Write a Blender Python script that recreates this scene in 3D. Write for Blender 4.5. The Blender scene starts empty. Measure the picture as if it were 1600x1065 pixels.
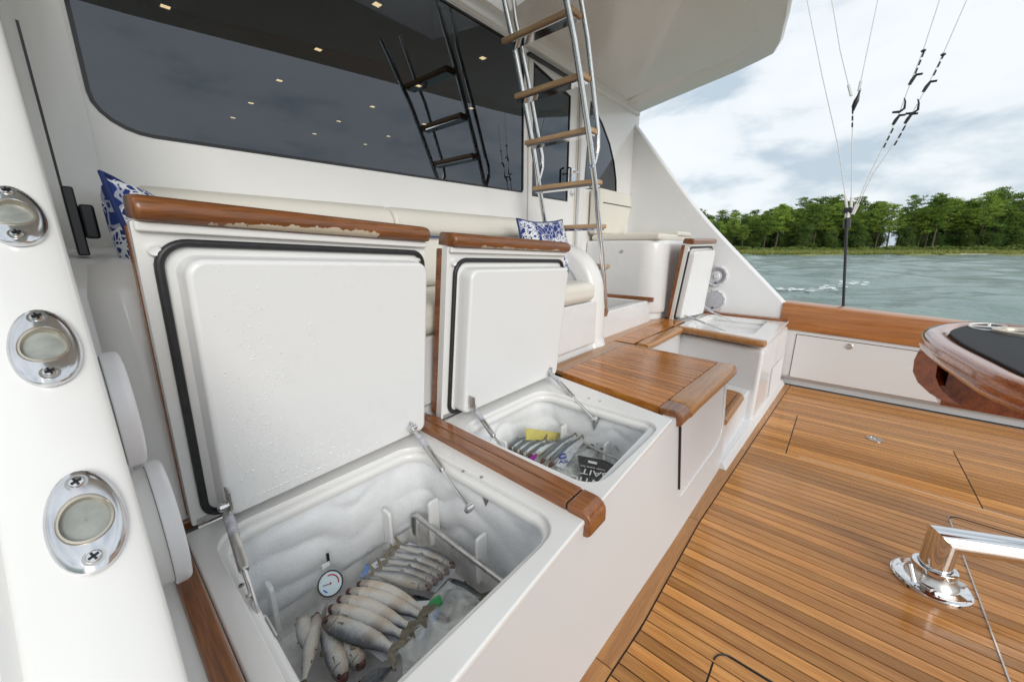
import bpy, bmesh, math, random
import numpy as np
from mathutils import Vector, Matrix
random.seed(7); rng = np.random.default_rng(7)
sc = bpy.context.scene
col = sc.collection
R = math.radians

# ------------------------------------------------------------------ camera, sky, sun, exposure
CAMH, F_PX, PITCH, AZ = 1.30, 592.0, R(13.9), R(40.8)
cam = bpy.data.objects.new('camera', bpy.data.cameras.new('camera'))
col.objects.link(cam); sc.camera = cam
cam.location = (0, 0, CAMH)
cam.rotation_euler = (math.pi/2 - PITCH, 0, AZ - math.pi/2)
cam.data.sensor_width = 36; cam.data.lens = F_PX/1600*36
cam.data.clip_start = 0.02; cam.data.clip_end = 6000

SUN_EL, SUN_AZ = R(24), R(-117)          # direction towards the sun, measured from +X counter-clockwise
W = bpy.data.worlds.new('World'); sc.world = W; W.use_nodes = True
wn = W.node_tree; wn.nodes.clear()
def wnode(t, **k):
    n = wn.nodes.new(t)
    for a, b in k.items(): setattr(n, a, b)
    return n
sky = wnode('ShaderNodeTexSky', sky_type='NISHITA'); sky.sun_disc = False
sky.sun_elevation = SUN_EL; sky.sun_rotation = R(90) - SUN_AZ
sky.air_density = 1.0; sky.dust_density = 1.5
tc = wnode('ShaderNodeTexCoord')
mp = wnode('ShaderNodeMapping'); mp.inputs['Scale'].default_value = (1, 1, 2.5)
mp.inputs['Location'].default_value = (3.1, 1.7, 0.4)
nz = wnode('ShaderNodeTexNoise'); nz.inputs['Scale'].default_value = 3.3; nz.inputs['Detail'].default_value = 8; nz.inputs['Roughness'].default_value = 0.55; nz.inputs['Distortion'].default_value = 0.15
rp = wnode('ShaderNodeValToRGB')
rp.color_ramp.elements[0].position = 0.36; rp.color_ramp.elements[0].color = (4.3, 5.1, 5.8, 1)
rp.color_ramp.elements[1].position = 0.60; rp.color_ramp.elements[1].color = (7.4, 7.75, 8.05, 1)
e = rp.color_ramp.elements.new(0.48); e.color = (7.0, 7.4, 7.7, 1)
mx = wnode('ShaderNodeMixRGB'); mx.inputs[0].default_value = 0.93
bg = wnode('ShaderNodeBackground'); bg.inputs[1].default_value = 0.071
wo = wnode('ShaderNodeOutputWorld')
L = wn.links.new
L(tc.outputs['Generated'], mp.inputs[0]); L(mp.outputs[0], nz.inputs[0]); L(nz.outputs[0], rp.inputs[0])
L(sky.outputs[0], mx.inputs[1]); L(rp.outputs[0], mx.inputs[2]); L(mx.outputs[0], bg.inputs[0]); L(bg.outputs[0], wo.inputs[0])

sun = bpy.data.objects.new('sun', bpy.data.lights.new('sun', 'SUN')); col.objects.link(sun)
sun.data.energy = 0.9; sun.data.angle = R(28); sun.data.color = (1.0, 0.96, 0.9)
sd = Vector((math.cos(SUN_EL)*math.cos(SUN_AZ), math.cos(SUN_EL)*math.sin(SUN_AZ), math.sin(SUN_EL)))
sun.rotation_euler = (-sd).to_track_quat('-Z', 'Y').to_euler()
sc.cycles.max_bounces = 16; sc.cycles.diffuse_bounces = 10; sc.cycles.glossy_bounces = 6; sc.cycles.transparent_max_bounces = 16
sc.view_settings.view_transform = 'Standard'; sc.view_settings.look = 'None'
sc.view_settings.exposure = 0.90; sc.view_settings.gamma = 1; sc.view_settings.use_curve_mapping = False

# ------------------------------------------------------------------ pixel rays onto known planes (1600 px basis)
_F = np.array([math.cos(AZ)*math.cos(PITCH), math.sin(AZ)*math.cos(PITCH), -math.sin(PITCH)])
_R = np.array([math.sin(AZ), -math.cos(AZ), 0.]); _U = np.cross(_R, _F)
_C = np.array([0, 0, CAMH])
def ray(x, y): return _F*F_PX + _R*(x-800) + _U*(532.5-y)
def aZ(x, y, z): d = ray(x, y); return Vector(_C + d*(z-CAMH)/d[2])
def aX(x, y, v): d = ray(x, y); return Vector(_C + d*v/d[0])
def aY(x, y, v): d = ray(x, y); return Vector(_C + d*v/d[1])
def lerp(pts, x):
    if x <= pts[0][0]: return pts[0][1] + (x-pts[0][0])*(pts[1][1]-pts[0][1])/(pts[1][0]-pts[0][0])
    for (a, b), (c, d) in zip(pts, pts[1:]):
        if x <= c: return b + (d-b)*(x-a)/(c-a)
    (a, b), (c, d) = pts[-2:]
    return d + (d-b)/(c-a)*(x-c)

# ------------------------------------------------------------------ materials
MATS = {}
def mat(name, color, rough=0.5, metal=0.0, coat=0.0, spec=None, noise=None, bump=None, emit=None, alpha=None, trans=None):
    """noise=(scale, amount[, detail]) tone variation; bump=(scale, strength, dist)"""
    m = bpy.data.materials.new(name); m.use_nodes = True; MATS[name] = m
    nt = m.node_tree; p = nt.nodes['Principled BSDF']
    p.inputs['Base Color'].default_value = (*color, 1); p.inputs['Roughness'].default_value = rough
    p.inputs['Metallic'].default_value = metal; p.inputs['Coat Weight'].default_value = coat
    p.inputs['Coat Roughness'].default_value = 0.06
    if spec is not None: p.inputs['Specular IOR Level'].default_value = spec
    if trans is not None: p.inputs['Transmission Weight'].default_value = trans
    if alpha is not None: p.inputs['Alpha'].default_value = alpha
    if emit: p.inputs['Emission Color'].default_value = (*emit[:3], 1); p.inputs['Emission Strength'].default_value = emit[3]
    g = None
    if noise or bump: g = nt.nodes.new('ShaderNodeNewGeometry')
    if noise:
        n = nt.nodes.new('ShaderNodeTexNoise'); n.inputs['Scale'].default_value = noise[0]; n.inputs['Detail'].default_value = 5
        nt.links.new(g.outputs['Position'], n.inputs['Vector'])
        r = nt.nodes.new('ShaderNodeValToRGB')
        a = noise[1]
        r.color_ramp.elements[0].position = .3; r.color_ramp.elements[1].position = .7
        r.color_ramp.elements[0].color = (*[max(0, c*(1-a)) for c in color], 1)
        r.color_ramp.elements[1].color = (*[min(1, c*(1+a)) for c in color], 1)
        nt.links.new(n.outputs[0], r.inputs[0]); nt.links.new(r.outputs[0], p.inputs['Base Color'])
        ro = nt.nodes.new('ShaderNodeMapRange'); ro.inputs[3].default_value = max(0, rough*.8); ro.inputs[4].default_value = min(1, rough*1.25)
        nt.links.new(n.outputs[0], ro.inputs[0]); nt.links.new(ro.outputs[0], p.inputs['Roughness'])
    if bump:
        n = nt.nodes.new('ShaderNodeTexNoise'); n.inputs['Scale'].default_value = bump[0]; n.inputs['Detail'].default_value = 3
        nt.links.new(g.outputs['Position'], n.inputs['Vector'])
        b = nt.nodes.new('ShaderNodeBump'); b.inputs['Strength'].default_value = bump[1]; b.inputs['Distance'].default_value = bump[2]
        nt.links.new(n.outputs[0], b.inputs['Height']); nt.links.new(b.outputs[0], p.inputs['Normal'])
    return m

def wood(name, dark, light, axis, rough=0.35, coat=0.0, var=0.35, worn=None, wet=False, grain=None):
    grain = grain or (.6 if name.startswith(('varnished', 'worn', 'glossy')) else .28)
    m = bpy.data.materials.new(name); m.use_nodes = True; MATS[name] = m
    nt = m.node_tree; N = nt.nodes.new; K = nt.links.new; p = nt.nodes['Principled BSDF']
    g = N('ShaderNodeNewGeometry'); oi = N('ShaderNodeObjectInfo')
    sclv = {'x': (1.2, 26, 26), 'y': (26, 1.2, 26), 'z': (26, 26, 1.2)}[axis]
    mul = N('ShaderNodeVectorMath'); mul.operation = 'MULTIPLY'; mul.inputs[1].default_value = sclv
    off = N('ShaderNodeVectorMath'); off.operation = 'ADD'
    sc_ = N('ShaderNodeMath'); sc_.operation = 'MULTIPLY'; sc_.inputs[1].default_value = 71.0
    K(oi.outputs['Random'], sc_.inputs[0]); K(g.outputs['Position'], mul.inputs[0]); K(mul.outputs[0], off.inputs[0]); K(sc_.outputs[0], off.inputs[1])
    n1 = N('ShaderNodeTexNoise'); n1.inputs['Scale'].default_value = 1.6; n1.inputs['Detail'].default_value = 6; n1.inputs['Roughness'].default_value = .62; n1.inputs['Distortion'].default_value = .6
    K(off.outputs[0], n1.inputs['Vector'])
    n2 = N('ShaderNodeTexNoise'); n2.inputs['Scale'].default_value = 12; n2.inputs['Detail'].default_value = 4
    K(off.outputs[0], n2.inputs['Vector'])
    r = N('ShaderNodeValToRGB'); r.color_ramp.elements[0].position = .33; r.color_ramp.elements[1].position = .68
    r.color_ramp.elements[0].color = (*dark, 1); r.color_ramp.elements[1].color = (*light, 1)
    K(n1.outputs[0], r.inputs[0])
    hsv = N('ShaderNodeHueSaturation')
    mr = N('ShaderNodeMapRange'); mr.inputs[3].default_value = 1-var; mr.inputs[4].default_value = 1+var
    K(oi.outputs['Random'], mr.inputs[0]); K(mr.outputs[0], hsv.inputs['Value']); K(r.outputs[0], hsv.inputs['Color'])
    fm = N('ShaderNodeMixRGB'); fm.blend_type = 'MULTIPLY'; fm.inputs[0].default_value = grain
    K(hsv.outputs[0], fm.inputs[1])
    r2 = N('ShaderNodeValToRGB'); r2.color_ramp.elements[0].position = .35; r2.color_ramp.elements[0].color = (.35, .35, .35, 1); r2.color_ramp.elements[1].position = .6
    K(n2.outputs[0], r2.inputs[0]); K(r2.outputs[0], fm.inputs[2])
    outc = fm.outputs[0]
    p.inputs['Roughness'].default_value = rough; p.inputs['Coat Weight'].default_value = coat; p.inputs['Coat Roughness'].default_value = .07
    if wet:   # damp film: patches of lower roughness
        n3 = N('ShaderNodeTexNoise'); n3.inputs['Scale'].default_value = 1.3; n3.inputs['Detail'].default_value = 4
        K(g.outputs['Position'], n3.inputs['Vector'])
        m3 = N('ShaderNodeMapRange'); m3.inputs[1].default_value = .38; m3.inputs[2].default_value = .62; m3.inputs[3].default_value = .06; m3.inputs[4].default_value = .30; p.inputs['Specular IOR Level'].default_value = .4
        K(n3.outputs[0], m3.inputs[0]); K(m3.outputs[0], p.inputs['Roughness'])
    if worn:  # varnish flaked off along a height band: worn=(z_low, z_high, colour)
        at = N('ShaderNodeVertexColor'); at.layer_name = 'wear'
        nn = N('ShaderNodeTexNoise'); nn.inputs['Scale'].default_value = 27; nn.inputs['Detail'].default_value = 6; nn.inputs['Roughness'].default_value = .66
        K(g.outputs['Position'], nn.inputs['Vector'])
        a = N('ShaderNodeMapRange'); a.inputs[3].default_value = -.40; a.inputs[4].default_value = .24
        K(at.outputs['Color'], a.inputs[0])
        s = N('ShaderNodeMath'); s.operation = 'ADD'; K(nn.outputs[0], s.inputs[0]); K(a.outputs[0], s.inputs[1])
        t = N('ShaderNodeMath'); t.operation = 'GREATER_THAN'; t.inputs[1].default_value = .60; K(s.outputs[0], t.inputs[0])
        mw = N('ShaderNodeMixRGB'); K(t.outputs[0], mw.inputs[0]); K(outc, mw.inputs[1]); mw.inputs[2].default_value = (*worn[2], 1)
        outc = mw.outputs[0]
        cm = N('ShaderNodeMath'); cm.operation = 'SUBTRACT'; cm.inputs[0].default_value = coat; K(t.outputs[0], cm.inputs[1]); cm.use_clamp = True
        K(cm.outputs[0], p.inputs['Coat Weight'])
        rm = N('ShaderNodeMapRange'); rm.inputs[3].default_value = rough; rm.inputs[4].default_value = .8; K(t.outputs[0], rm.inputs[0]); K(rm.outputs[0], p.inputs['Roughness'])
    K(outc, p.inputs['Base Color'])
    b = N('ShaderNodeBump'); b.inputs['Strength'].default_value = .12; b.inputs['Distance'].default_value = .002
    K(n2.outputs[0], b.inputs['Height']); K(b.outputs[0], p.inputs['Normal'])
    return m

def drops(name, color, rough, scale, amount, coat=0.0):
    """gelcoat wet with small beads of water"""
    m = mat(name, color, rough, coat=coat); nt = m.node_tree; N = nt.nodes.new; K = nt.links.new; p = nt.nodes['Principled BSDF']
    g = N('ShaderNodeNewGeometry'); v = N('ShaderNodeTexVoronoi'); v.inputs['Scale'].default_value = scale
    K(g.outputs['Position'], v.inputs['Vector'])
    n = N('ShaderNodeTexNoise'); n.inputs['Scale'].default_value = 4; n.inputs['Detail'].default_value = 8; n.inputs['Roughness'].default_value = .75; K(g.outputs['Position'], n.inputs['Vector'])
    th = N('ShaderNodeMapRange'); th.inputs[1].default_value = .40; th.inputs[2].default_value = .85; th.inputs[3].default_value = 0; th.inputs[4].default_value = amount
    K(n.outputs[0], th.inputs[0])
    d = N('ShaderNodeMath'); d.operation = 'SUBTRACT'; d.use_clamp = True; K(th.outputs[0], d.inputs[0]); K(v.outputs['Distance'], d.inputs[1])
    sq = N('ShaderNodeMath'); sq.operation = 'POWER'; sq.inputs[1].default_value = .5; K(d.outputs[0], sq.inputs[0])
    b = N('ShaderNodeBump'); b.inputs['Strength'].default_value = .7; b.inputs['Distance'].default_value = .004
    K(sq.outputs[0], b.inputs['Height']); K(b.outputs[0], p.inputs['Normal'])
    return m

GEL = mat('gelcoat', (.80, .795, .78), .22, coat=.4, noise=(2.5, .025))
GELWALL = mat('gelcoat_wall', (.83, .825, .81), .24, coat=.35, noise=(1.6, .02))
GELW = mat('gelcoat_warm', (.755, .76, .765), .26, coat=.35, noise=(1.6, .03))
GELCEIL = mat('gelcoat_ceiling', (.84, .825, .80), .24, coat=.3, noise=(1.2, .02))
GELDROP = drops('gelcoat_beaded', (.78, .785, .785), .28, 150, .55)
GELMIST = drops('gelcoat_misted', (.70, .715, .735), .34, 330, .5)
LINER = mat('bin_liner', (.78, .785, .79), .42, noise=(6, .05))
FROST = mat('frost', (.80, .815, .83), .8, noise=(14, .06), bump=(160, .5, .004))
POLY = mat('white_polyethylene', (.80, .80, .79), .38)
RUBBER = mat('black_rubber', (.018, .018, .02), .42, noise=(60, .3))
BLACK = mat('black_plastic', (.012, .012, .014), .3)
CHROME = mat('polished_stainless', (.72, .72, .73), .07, metal=1.0, noise=(9, .06))
SATIN = mat('satin_stainless', (.70, .70, .72), .17, metal=1.0, noise=(26, .10), bump=(70, .04, .001))
STEEL = mat('brushed_stainless', (.55, .54, .52), .28, metal=1.0, noise=(30, .15))
TRAY = mat('dull_tray_steel', (.72, .71, .69), .42, metal=.4, noise=(14, .3))
VINYL = mat('cream_vinyl', (.74, .715, .64), .5, noise=(3, .03), bump=(420, .12, .001))
PIPING = mat('blue_piping', (.03, .06, .16), .6)
CAULK = mat('black_caulk', (.014, .013, .012), .6)
INTERIOR = mat('dark_interior', (.03, .026, .024), .6)
HULL = mat('hull_paint', (.75, .75, .75), .15, coat=.6)
TEAK_Y = wood('deck_teak', (.44, .18, .048), (.64, .31, .092), 'y', rough=.36, var=.3, wet=True)
TEAK_P = wood('platform_teak', (.37, .118, .022), (.60, .245, .05), 'y', rough=.34, var=.2, wet=True)
TEAK_X = wood('margin_teak', (.34, .145, .042), (.50, .24, .075), 'x', rough=.3, coat=.3, var=.12)
VARN_X = wood('varnished_teak_athwart', (.17, .055, .014), (.31, .115, .030), 'x', rough=.3, coat=.55, var=.1)
VARN_Y = wood('varnished_teak_fore_aft', (.20, .062, .016), (.35, .13, .034), 'y', rough=.3, coat=.55, var=.12)
WORN1 = wood('worn_varnished_teak', (.17, .055, .014), (.30, .105, .026), 'x', rough=.34, coat=.35, var=.05, worn=(0, 1, (.52, .44, .33)))
RAILTEAK = wood('cap_rail_teak', (.34, .115, .024), (.54, .215, .052), 'y', rough=.28, coat=.35, var=.05)
RUNGTEAK = wood('bare_rung_teak', (.40, .25, .13), (.62, .43, .26), 'y', rough=.55, var=.15)
MAHOG = wood('glossy_mahogany', (.28, .052, .006), (.52, .135, .015), 'x', rough=.16, coat=.7, var=.03)
PAD = mat('black_nonskid', (.022, .023, .026), .75, noise=(40, .3), bump=(500, .5, .002))
WHITEP = mat('white_print', (.8, .8, .8), .5)
SPKW = mat('speaker_white', (.80, .80, .82), .3, coat=.2)
SPKC = mat('speaker_cone', (.42, .42, .46), .5)
SPKG = mat('speaker_grille', (.47, .47, .52), .5, noise=(90, .3))
LENS = mat('rod_holder_cup', (.30, .315, .29), .25, noise=(45, .22), coat=.3)
LAMP = mat('interior_downlight', (.9, .8, .5), .5, emit=(1.0, .85, .5, 4.5))
LAMPW = mat('overhang_downlight', (.9, .95, .9), .3, emit=(.85, 1.0, .9, .75))

# tinted glass: dark see-through pane with a strong surface reflection
gm = bpy.data.materials.new('tinted_glass'); gm.use_nodes = True; nt = gm.node_tree; nt.nodes.clear()
o_ = nt.nodes.new('ShaderNodeOutputMaterial'); t_ = nt.nodes.new('ShaderNodeBsdfTransparent'); t_.inputs[0].default_value = (.10, .095, .09, 1)
g_ = nt.nodes.new('ShaderNodeBsdfGlossy'); g_.inputs['Roughness'].default_value = .0; g_.inputs[0].default_value = (.86, .92, 1, 1)
f_ = nt.nodes.new('ShaderNodeFresnel'); f_.inputs[0].default_value = 1.95
s_ = nt.nodes.new('ShaderNodeMixShader')
nt.links.new(f_.outputs[0], s_.inputs[0]); nt.links.new(t_.outputs[0], s_.inputs[1]); nt.links.new(g_.outputs[0], s_.inputs[2]); nt.links.new(s_.outputs[0], o_.inputs[0])
GLASS = gm
FRIT = mat('black_window_edge', (.012, .011, .012), .12)
def plastic(name, tint, amount, rough=.08):
    m = bpy.data.materials.new(name); m.use_nodes = True; nt = m.node_tree; nt.nodes.clear(); N = nt.nodes.new; K = nt.links.new
    o = N('ShaderNodeOutputMaterial'); t = N('ShaderNodeBsdfTransparent'); t.inputs[0].default_value = (.97, .97, .97, 1)
    d = N('ShaderNodeBsdfPrincipled'); d.inputs['Base Color'].default_value = (*tint, 1); d.inputs['Roughness'].default_value = rough
    g = N('ShaderNodeNewGeometry'); n = N('ShaderNodeTexNoise'); n.inputs['Scale'].default_value = 14; n.inputs['Detail'].default_value = 3; n.inputs['Distortion'].default_value = 1.0
    K(g.outputs['Position'], n.inputs[0]); b = N('ShaderNodeBump'); b.inputs['Strength'].default_value = .7; b.inputs['Distance'].default_value = .010; K(n.outputs[0], b.inputs['Height']); K(b.outputs[0], d.inputs['Normal'])
    mr = N('ShaderNodeMapRange'); mr.inputs[1].default_value = .35; mr.inputs[2].default_value = .75; mr.inputs[3].default_value = amount*.5; mr.inputs[4].default_value = min(1, amount*1.7); K(n.outputs[0], mr.inputs[0])
    s = N('ShaderNodeMixShader'); K(mr.outputs[0], s.inputs[0]); K(t.outputs[0], s.inputs[1]); K(d.outputs[0], s.inputs[2]); K(s.outputs[0], o.inputs[0])
    return m
FILM = plastic('vacuum_film', (.9, .9, .9), .10)
MILKY = plastic('milky_bag', (.86, .89, .87), .40)
CLEARBAG = plastic('clear_bag_plastic', (.86, .87, .87), .15)

# ------------------------------------------------------------------ mesh helpers
class MB:
    """collects shapes in world coordinates; build() links them as ONE mesh object"""
    def __init__(s): s.v = []; s.f = []; s.m = []; s.mi = 0
    def add(s, vs, fs):
        b = len(s.v); s.v += [tuple(v) for v in vs]; s.f += [tuple(i+b for i in f) for f in fs]; s.m += [s.mi]*len(fs); return s
    def box(s, x0, y0, z0, x1, y1, z1):
        return s.hexa([(x0,y0,z0),(x1,y0,z0),(x1,y1,z0),(x0,y1,z0)], [(x0,y0,z1),(x1,y0,z1),(x1,y1,z1),(x0,y1,z1)])
    def hexa(s, a, b): return s.add(list(a)+list(b), [(3,2,1,0),(4,5,6,7),(0,1,5,4),(1,2,6,5),(2,3,7,6),(3,0,4,7)])
    def loft(s, rings, caps=True, closed_u=True, loop=False):
        n = len(rings[0]); vs = [p for r in rings for p in r]; fs = []
        nr = len(rings)
        for i in range(nr if loop else nr-1):
            j = (i+1) % nr
            for k in range(n if closed_u else n-1):
                l = (k+1) % n; fs.append((i*n+k, i*n+l, j*n+l, j*n+k))
        if caps and not loop: fs += [tuple(range(n))[::-1], tuple((nr-1)*n+k for k in range(n))]
        return s.add(vs, fs)
    def extr(s, poly, vec):
        a = [Vector(p) for p in poly]; vec = Vector(vec); return s.loft([a, [p+vec for p in a]])
    def tube(s, path, r, n=12, caps=True, loop=False):
        P = [Vector(p) for p in path]; rings = []; prev = None
        for i, p in enumerate(P):
            if loop: t = (P[(i+1) % len(P)]-P[i-1])
            else: t = (P[min(i+1, len(P)-1)]-P[max(i-1, 0)])
            t.normalize()
            if prev is None:
                u = t.orthogonal().normalized()
            else:
                u = (prev - t*prev.dot(t)).normalized()
            prev = u; w = t.cross(u); rr = r[i] if isinstance(r, (list, tuple)) else r
            rings.append([p + (u*math.cos(2*math.pi*k/n)+w*math.sin(2*math.pi*k/n))*rr for k in range(n)])
        return s.loft(rings, caps=caps, loop=loop)
    def lathe(s, c, axis, prof, n=24, caps=True):
        """prof = [(radius, height)] along axis"""
        c = Vector(c); a = Vector(axis).normalized(); u = a.orthogonal().normalized(); w = a.cross(u)
        return s.loft([[c+a*h+(u*math.cos(2*math.pi*k/n)+w*math.sin(2*math.pi*k/n))*max(r, 1e-5) for k in range(n)] for r, h in prof], caps=caps)
    def plate(s, outer, holes, fn0, fn1):
        """flat plate with holes: 2-D loops, fn maps (u,v) to the front and the back surface"""
        bm = bmesh.new(); loops = []
        for lp in [outer]+list(holes):
            vs = [bm.verts.new((p[0], p[1], 0)) for p in lp]
            for i in range(len(vs)): bm.edges.new((vs[i], vs[(i+1) % len(vs)]))
            loops.append(lp)
        bmesh.ops.triangle_fill(bm, use_beauty=True, use_dissolve=False, edges=bm.edges[:])
        bm.verts.index_update()
        pts = [(v.co.x, v.co.y) for v in bm.verts]
        tris = []
        for f in bm.faces:
            t = [v.index for v in f.verts]
            a, b, c = [pts[i] for i in t]
            if (b[0]-a[0])*(c[1]-a[1])-(b[1]-a[1])*(c[0]-a[0]) < 0: t = t[::-1]
            tris.append(tuple(t))
        bm.free(); n = len(pts)
        vs = [fn0(*p) for p in pts]+[fn1(*p) for p in pts]
        fs = [t for t in tris]+[tuple(i+n for i in t[::-1]) for t in tris]
        st = 0
        for lp in loops:
            k = len(lp)
            for i in range(k): a = st+i; b = st+(i+1) % k; fs.append((a, b, b+n, a+n))
            st += k
        return s.add(vs, fs)
    def build(s, name, m, parent=None, bevel=0, seg=2, smooth=None, loc=None, sub=0, fix=True):
        me = bpy.data.meshes.new(name)
        if loc is None:
            loc = wloc(parent) if parent is not None else Vector((0, 0, 0))
        loc = Vector(loc)
        me.from_pydata([(v[0]-loc.x, v[1]-loc.y, v[2]-loc.z) for v in s.v], [], s.f)
        ms = m if isinstance(m, (list, tuple)) else [m]
        for q in ms: me.materials.append(q)
        if len(ms) > 1: me.polygons.foreach_set('material_index', s.m)
        if fix:
            bm = bmesh.new(); bm.from_mesh(me); bmesh.ops.recalc_face_normals(bm, faces=bm.faces[:]); bm.to_mesh(me); bm.free()
        me.update()
        o = bpy.data.objects.new(name, me); col.objects.link(o)
        if parent is not None:
            o.parent = parent; o.location = loc - wloc(parent)
        else: o.location = loc
        ang = 38 if smooth is None else smooth
        if bevel:
            b = o.modifiers.new('bevel', 'BEVEL'); b.width = bevel; b.segments = seg; b.limit_method = 'ANGLE'; b.angle_limit = R(35); b.harden_normals = True
            ang = 50 if smooth is None else smooth
        if sub:
            q = o.modifiers.new('subdivision', 'SUBSURF'); q.levels = sub; q.render_levels = sub
        if ang:
            me.polygons.foreach_set('use_smooth', [True]*len(me.polygons)); me.set_sharp_from_angle(angle=R(ang))
        return o
def wloc(o):
    v = Vector((0, 0, 0))
    while o is not None: v = v + o.location; o = o.parent
    return v
def tag(o, label=None, cat=None, group=None, kind=None):
    if label: o['label'] = label
    if cat: o['category'] = cat
    if group: o['group'] = group
    if kind: o['kind'] = kind
    return o
def thing(name, loc, label, cat, group=None):
    o = bpy.data.objects.new(name, None); col.objects.link(o); o.location = loc; o.empty_display_size = .1
    return tag(o, label, cat, group)
def struct(name, loc=(0, 0, 0), label=None):
    o = bpy.data.objects.new(name, None); col.objects.link(o); o.location = loc; o['kind'] = 'structure'
    if label: o['label'] = label
    return o
def copy_tree(o, parent=None):
    c = o.copy(); col.objects.link(c); c.parent = parent
    for ch in list(o.children): copy_tree(ch, c)
    return c
def rrect(x0, y0, x1, y1, r, n=6):
    rs = r if isinstance(r, (list, tuple)) else (r,)*4
    out = []
    for (cx, cy, a0), rr in zip([(x0, y0, 180), (x1, y0, 270), (x1, y1, 0), (x0, y1, 90)], rs):
        sx = 1 if cx == x0 else -1; sy = 1 if cy == y0 else -1
        for k in range(n+1):
            a = R(a0+90*k/n); out.append((cx+sx*rr+rr*math.cos(a), cy+sy*rr+rr*math.sin(a)))
    return out
def arc(cx, cy, r, a0, a1, n=8): return [(cx+r*math.cos(R(a0+(a1-a0)*k/n)), cy+r*math.sin(R(a0+(a1-a0)*k/n))) for k in range(n+1)]
def text_obj(name, s, size, m, mtx, parent=None, ext=.0004):
    cu = bpy.data.curves.new(name, 'FONT'); cu.body = s; cu.size = size; cu.extrude = ext; cu.align_x = 'CENTER'; cu.align_y = 'CENTER'
    t = bpy.data.objects.new(name, cu); col.objects.link(t); bpy.context.view_layer.update()
    me = bpy.data.meshes.new_from_object(t); bpy.data.objects.remove(t)
    o = bpy.data.objects.new(name, me); col.objects.link(o); me.materials.clear(); me.materials.append(m)
    M = mtx.copy()
    if parent is not None: o.parent = parent; M.translation = M.translation - wloc(parent)
    o.matrix_local = M
    return o
def frame(o, xa, ya):
    x = Vector(xa).normalized(); z = x.cross(Vector(ya)).normalized(); y = z.cross(x)
    M = Matrix((x, y, z)).transposed().to_4x4(); M.translation = Vector(o); return M
def screw(c, axis, r, parent, m=None):
    q = MB().lathe(c, axis, [(r, -.001), (r, r*.25), (r*.8, r*.5), (r*.4, r*.55)], 12)
    return q.build('screw', m or CHROME, parent)

# ------------------------------------------------------------------ sky is the world; water, shore
WZ = -0.45
def build_water():
    xs = np.concatenate([np.linspace(4.2, 30, 170), np.linspace(30.4, 130, 190)]); ys = np.concatenate([np.linspace(-110, -14, 110), np.linspace(-13.5, 14, 130), np.linspace(15, 90, 90)])
    X, Y = np.meshgrid(xs, ys, indexing='ij'); Z = np.zeros_like(X)
    r = np.random.default_rng(3)
    for k in range(46):
        lam = 0.55*1.105**k*(.9+.2*r.random()); th = R(205)+r.normal()*.55
        if lam > 14: lam = 2+8*r.random()
        amp = .0075*lam**.8*.8
        ph = (X*math.cos(th)+Y*math.sin(th))*2*math.pi/lam + r.random()*6.28
        d = np.hypot(X, Y); fade = np.clip(lam/(d*.05+.2), 0, 1)
        Z += amp*fade*(np.exp(np.sin(ph))-1.27)*.75
    n, m_ = X.shape
    V = np.stack([X, Y, Z], -1).reshape(-1, 3)
    i = np.arange(n-1)[:, None]*m_+np.arange(m_-1)[None]
    Fq = np.stack([i, i+m_, i+m_+1, i+1], -1).reshape(-1, 4)
    me = bpy.data.meshes.new('water'); me.vertices.add(len(V)); me.vertices.foreach_set('co', V.ravel())
    me.loops.add(Fq.size); me.loops.foreach_set('vertex_index', Fq.ravel()); me.polygons.add(len(Fq)); me.polygons.foreach_set('loop_start', np.arange(len(Fq))*4); me.polygons.foreach_set('loop_total', np.full(len(Fq), 4))
    me.polygons.foreach_set('use_smooth', np.ones(len(Fq), bool)); me.update(); me.validate()
    m = bpy.data.materials.new('sea_water'); m.use_nodes = True; nt = m.node_tree; N = nt.nodes.new; K = nt.links.new; p = nt.nodes['Principled BSDF']
    p.inputs['Base Color'].default_value = (.10, .205, .195, 1); p.inputs['Roughness'].default_value = .12; p.inputs['IOR'].default_value = 1.33
    g = N('ShaderNodeNewGeometry'); mp = N('ShaderNodeMapping'); mp.inputs['Scale'].default_value = (1.4, .9, 1); K(g.outputs['Position'], mp.inputs[0])
    n1 = N('ShaderNodeTexNoise'); n1.inputs['Scale'].default_value = 2.2; n1.inputs['Detail'].default_value = 6; n1.inputs['Roughness'].default_value = .6; K(mp.outputs[0], n1.inputs[0])
    b = N('ShaderNodeBump'); b.inputs['Strength'].default_value = .75; b.inputs['Distance'].default_value = .14; K(n1.outputs[0], b.inputs['Height']); K(b.outputs[0], p.inputs['Normal'])
    n2 = N('ShaderNodeTexNoise'); n2.inputs['Scale'].default_value = .35; n2.inputs['Detail'].default_value = 3; K(mp.outputs[0], n2.inputs[0])
    r_ = N('ShaderNodeValToRGB'); r_.color_ramp.elements[0].position = .35; r_.color_ramp.elements[0].color = (.135, .21, .188, 1); r_.color_ramp.elements[1].position = .7; r_.color_ramp.elements[1].color = (.205, .292, .262, 1)
    K(n2.outputs[0], r_.inputs[0]); K(r_.outputs[0], p.inputs['Base Color'])
    me.materials.append(m)
    o = bpy.data.objects.new('water', me); col.objects.link(o); o.location = (0, 0, WZ); o['kind'] = 'structure'; o['label'] = 'choppy grey green bay water'
    q = MB(); q.add([(-3000, -3000, WZ-.3), (3000, -3000, WZ-.3), (3000, 3000, WZ-.3), (-3000, 3000, WZ-.3)], [(0, 1, 2, 3)])
    s = q.build('open_water', m); s['kind'] = 'structure'; s['label'] = 'open water around the boat'
    return m
SEA = build_water()
FOAM = mat('foam', (.68, .71, .70), .7, bump=(30, .6, .02))
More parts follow.
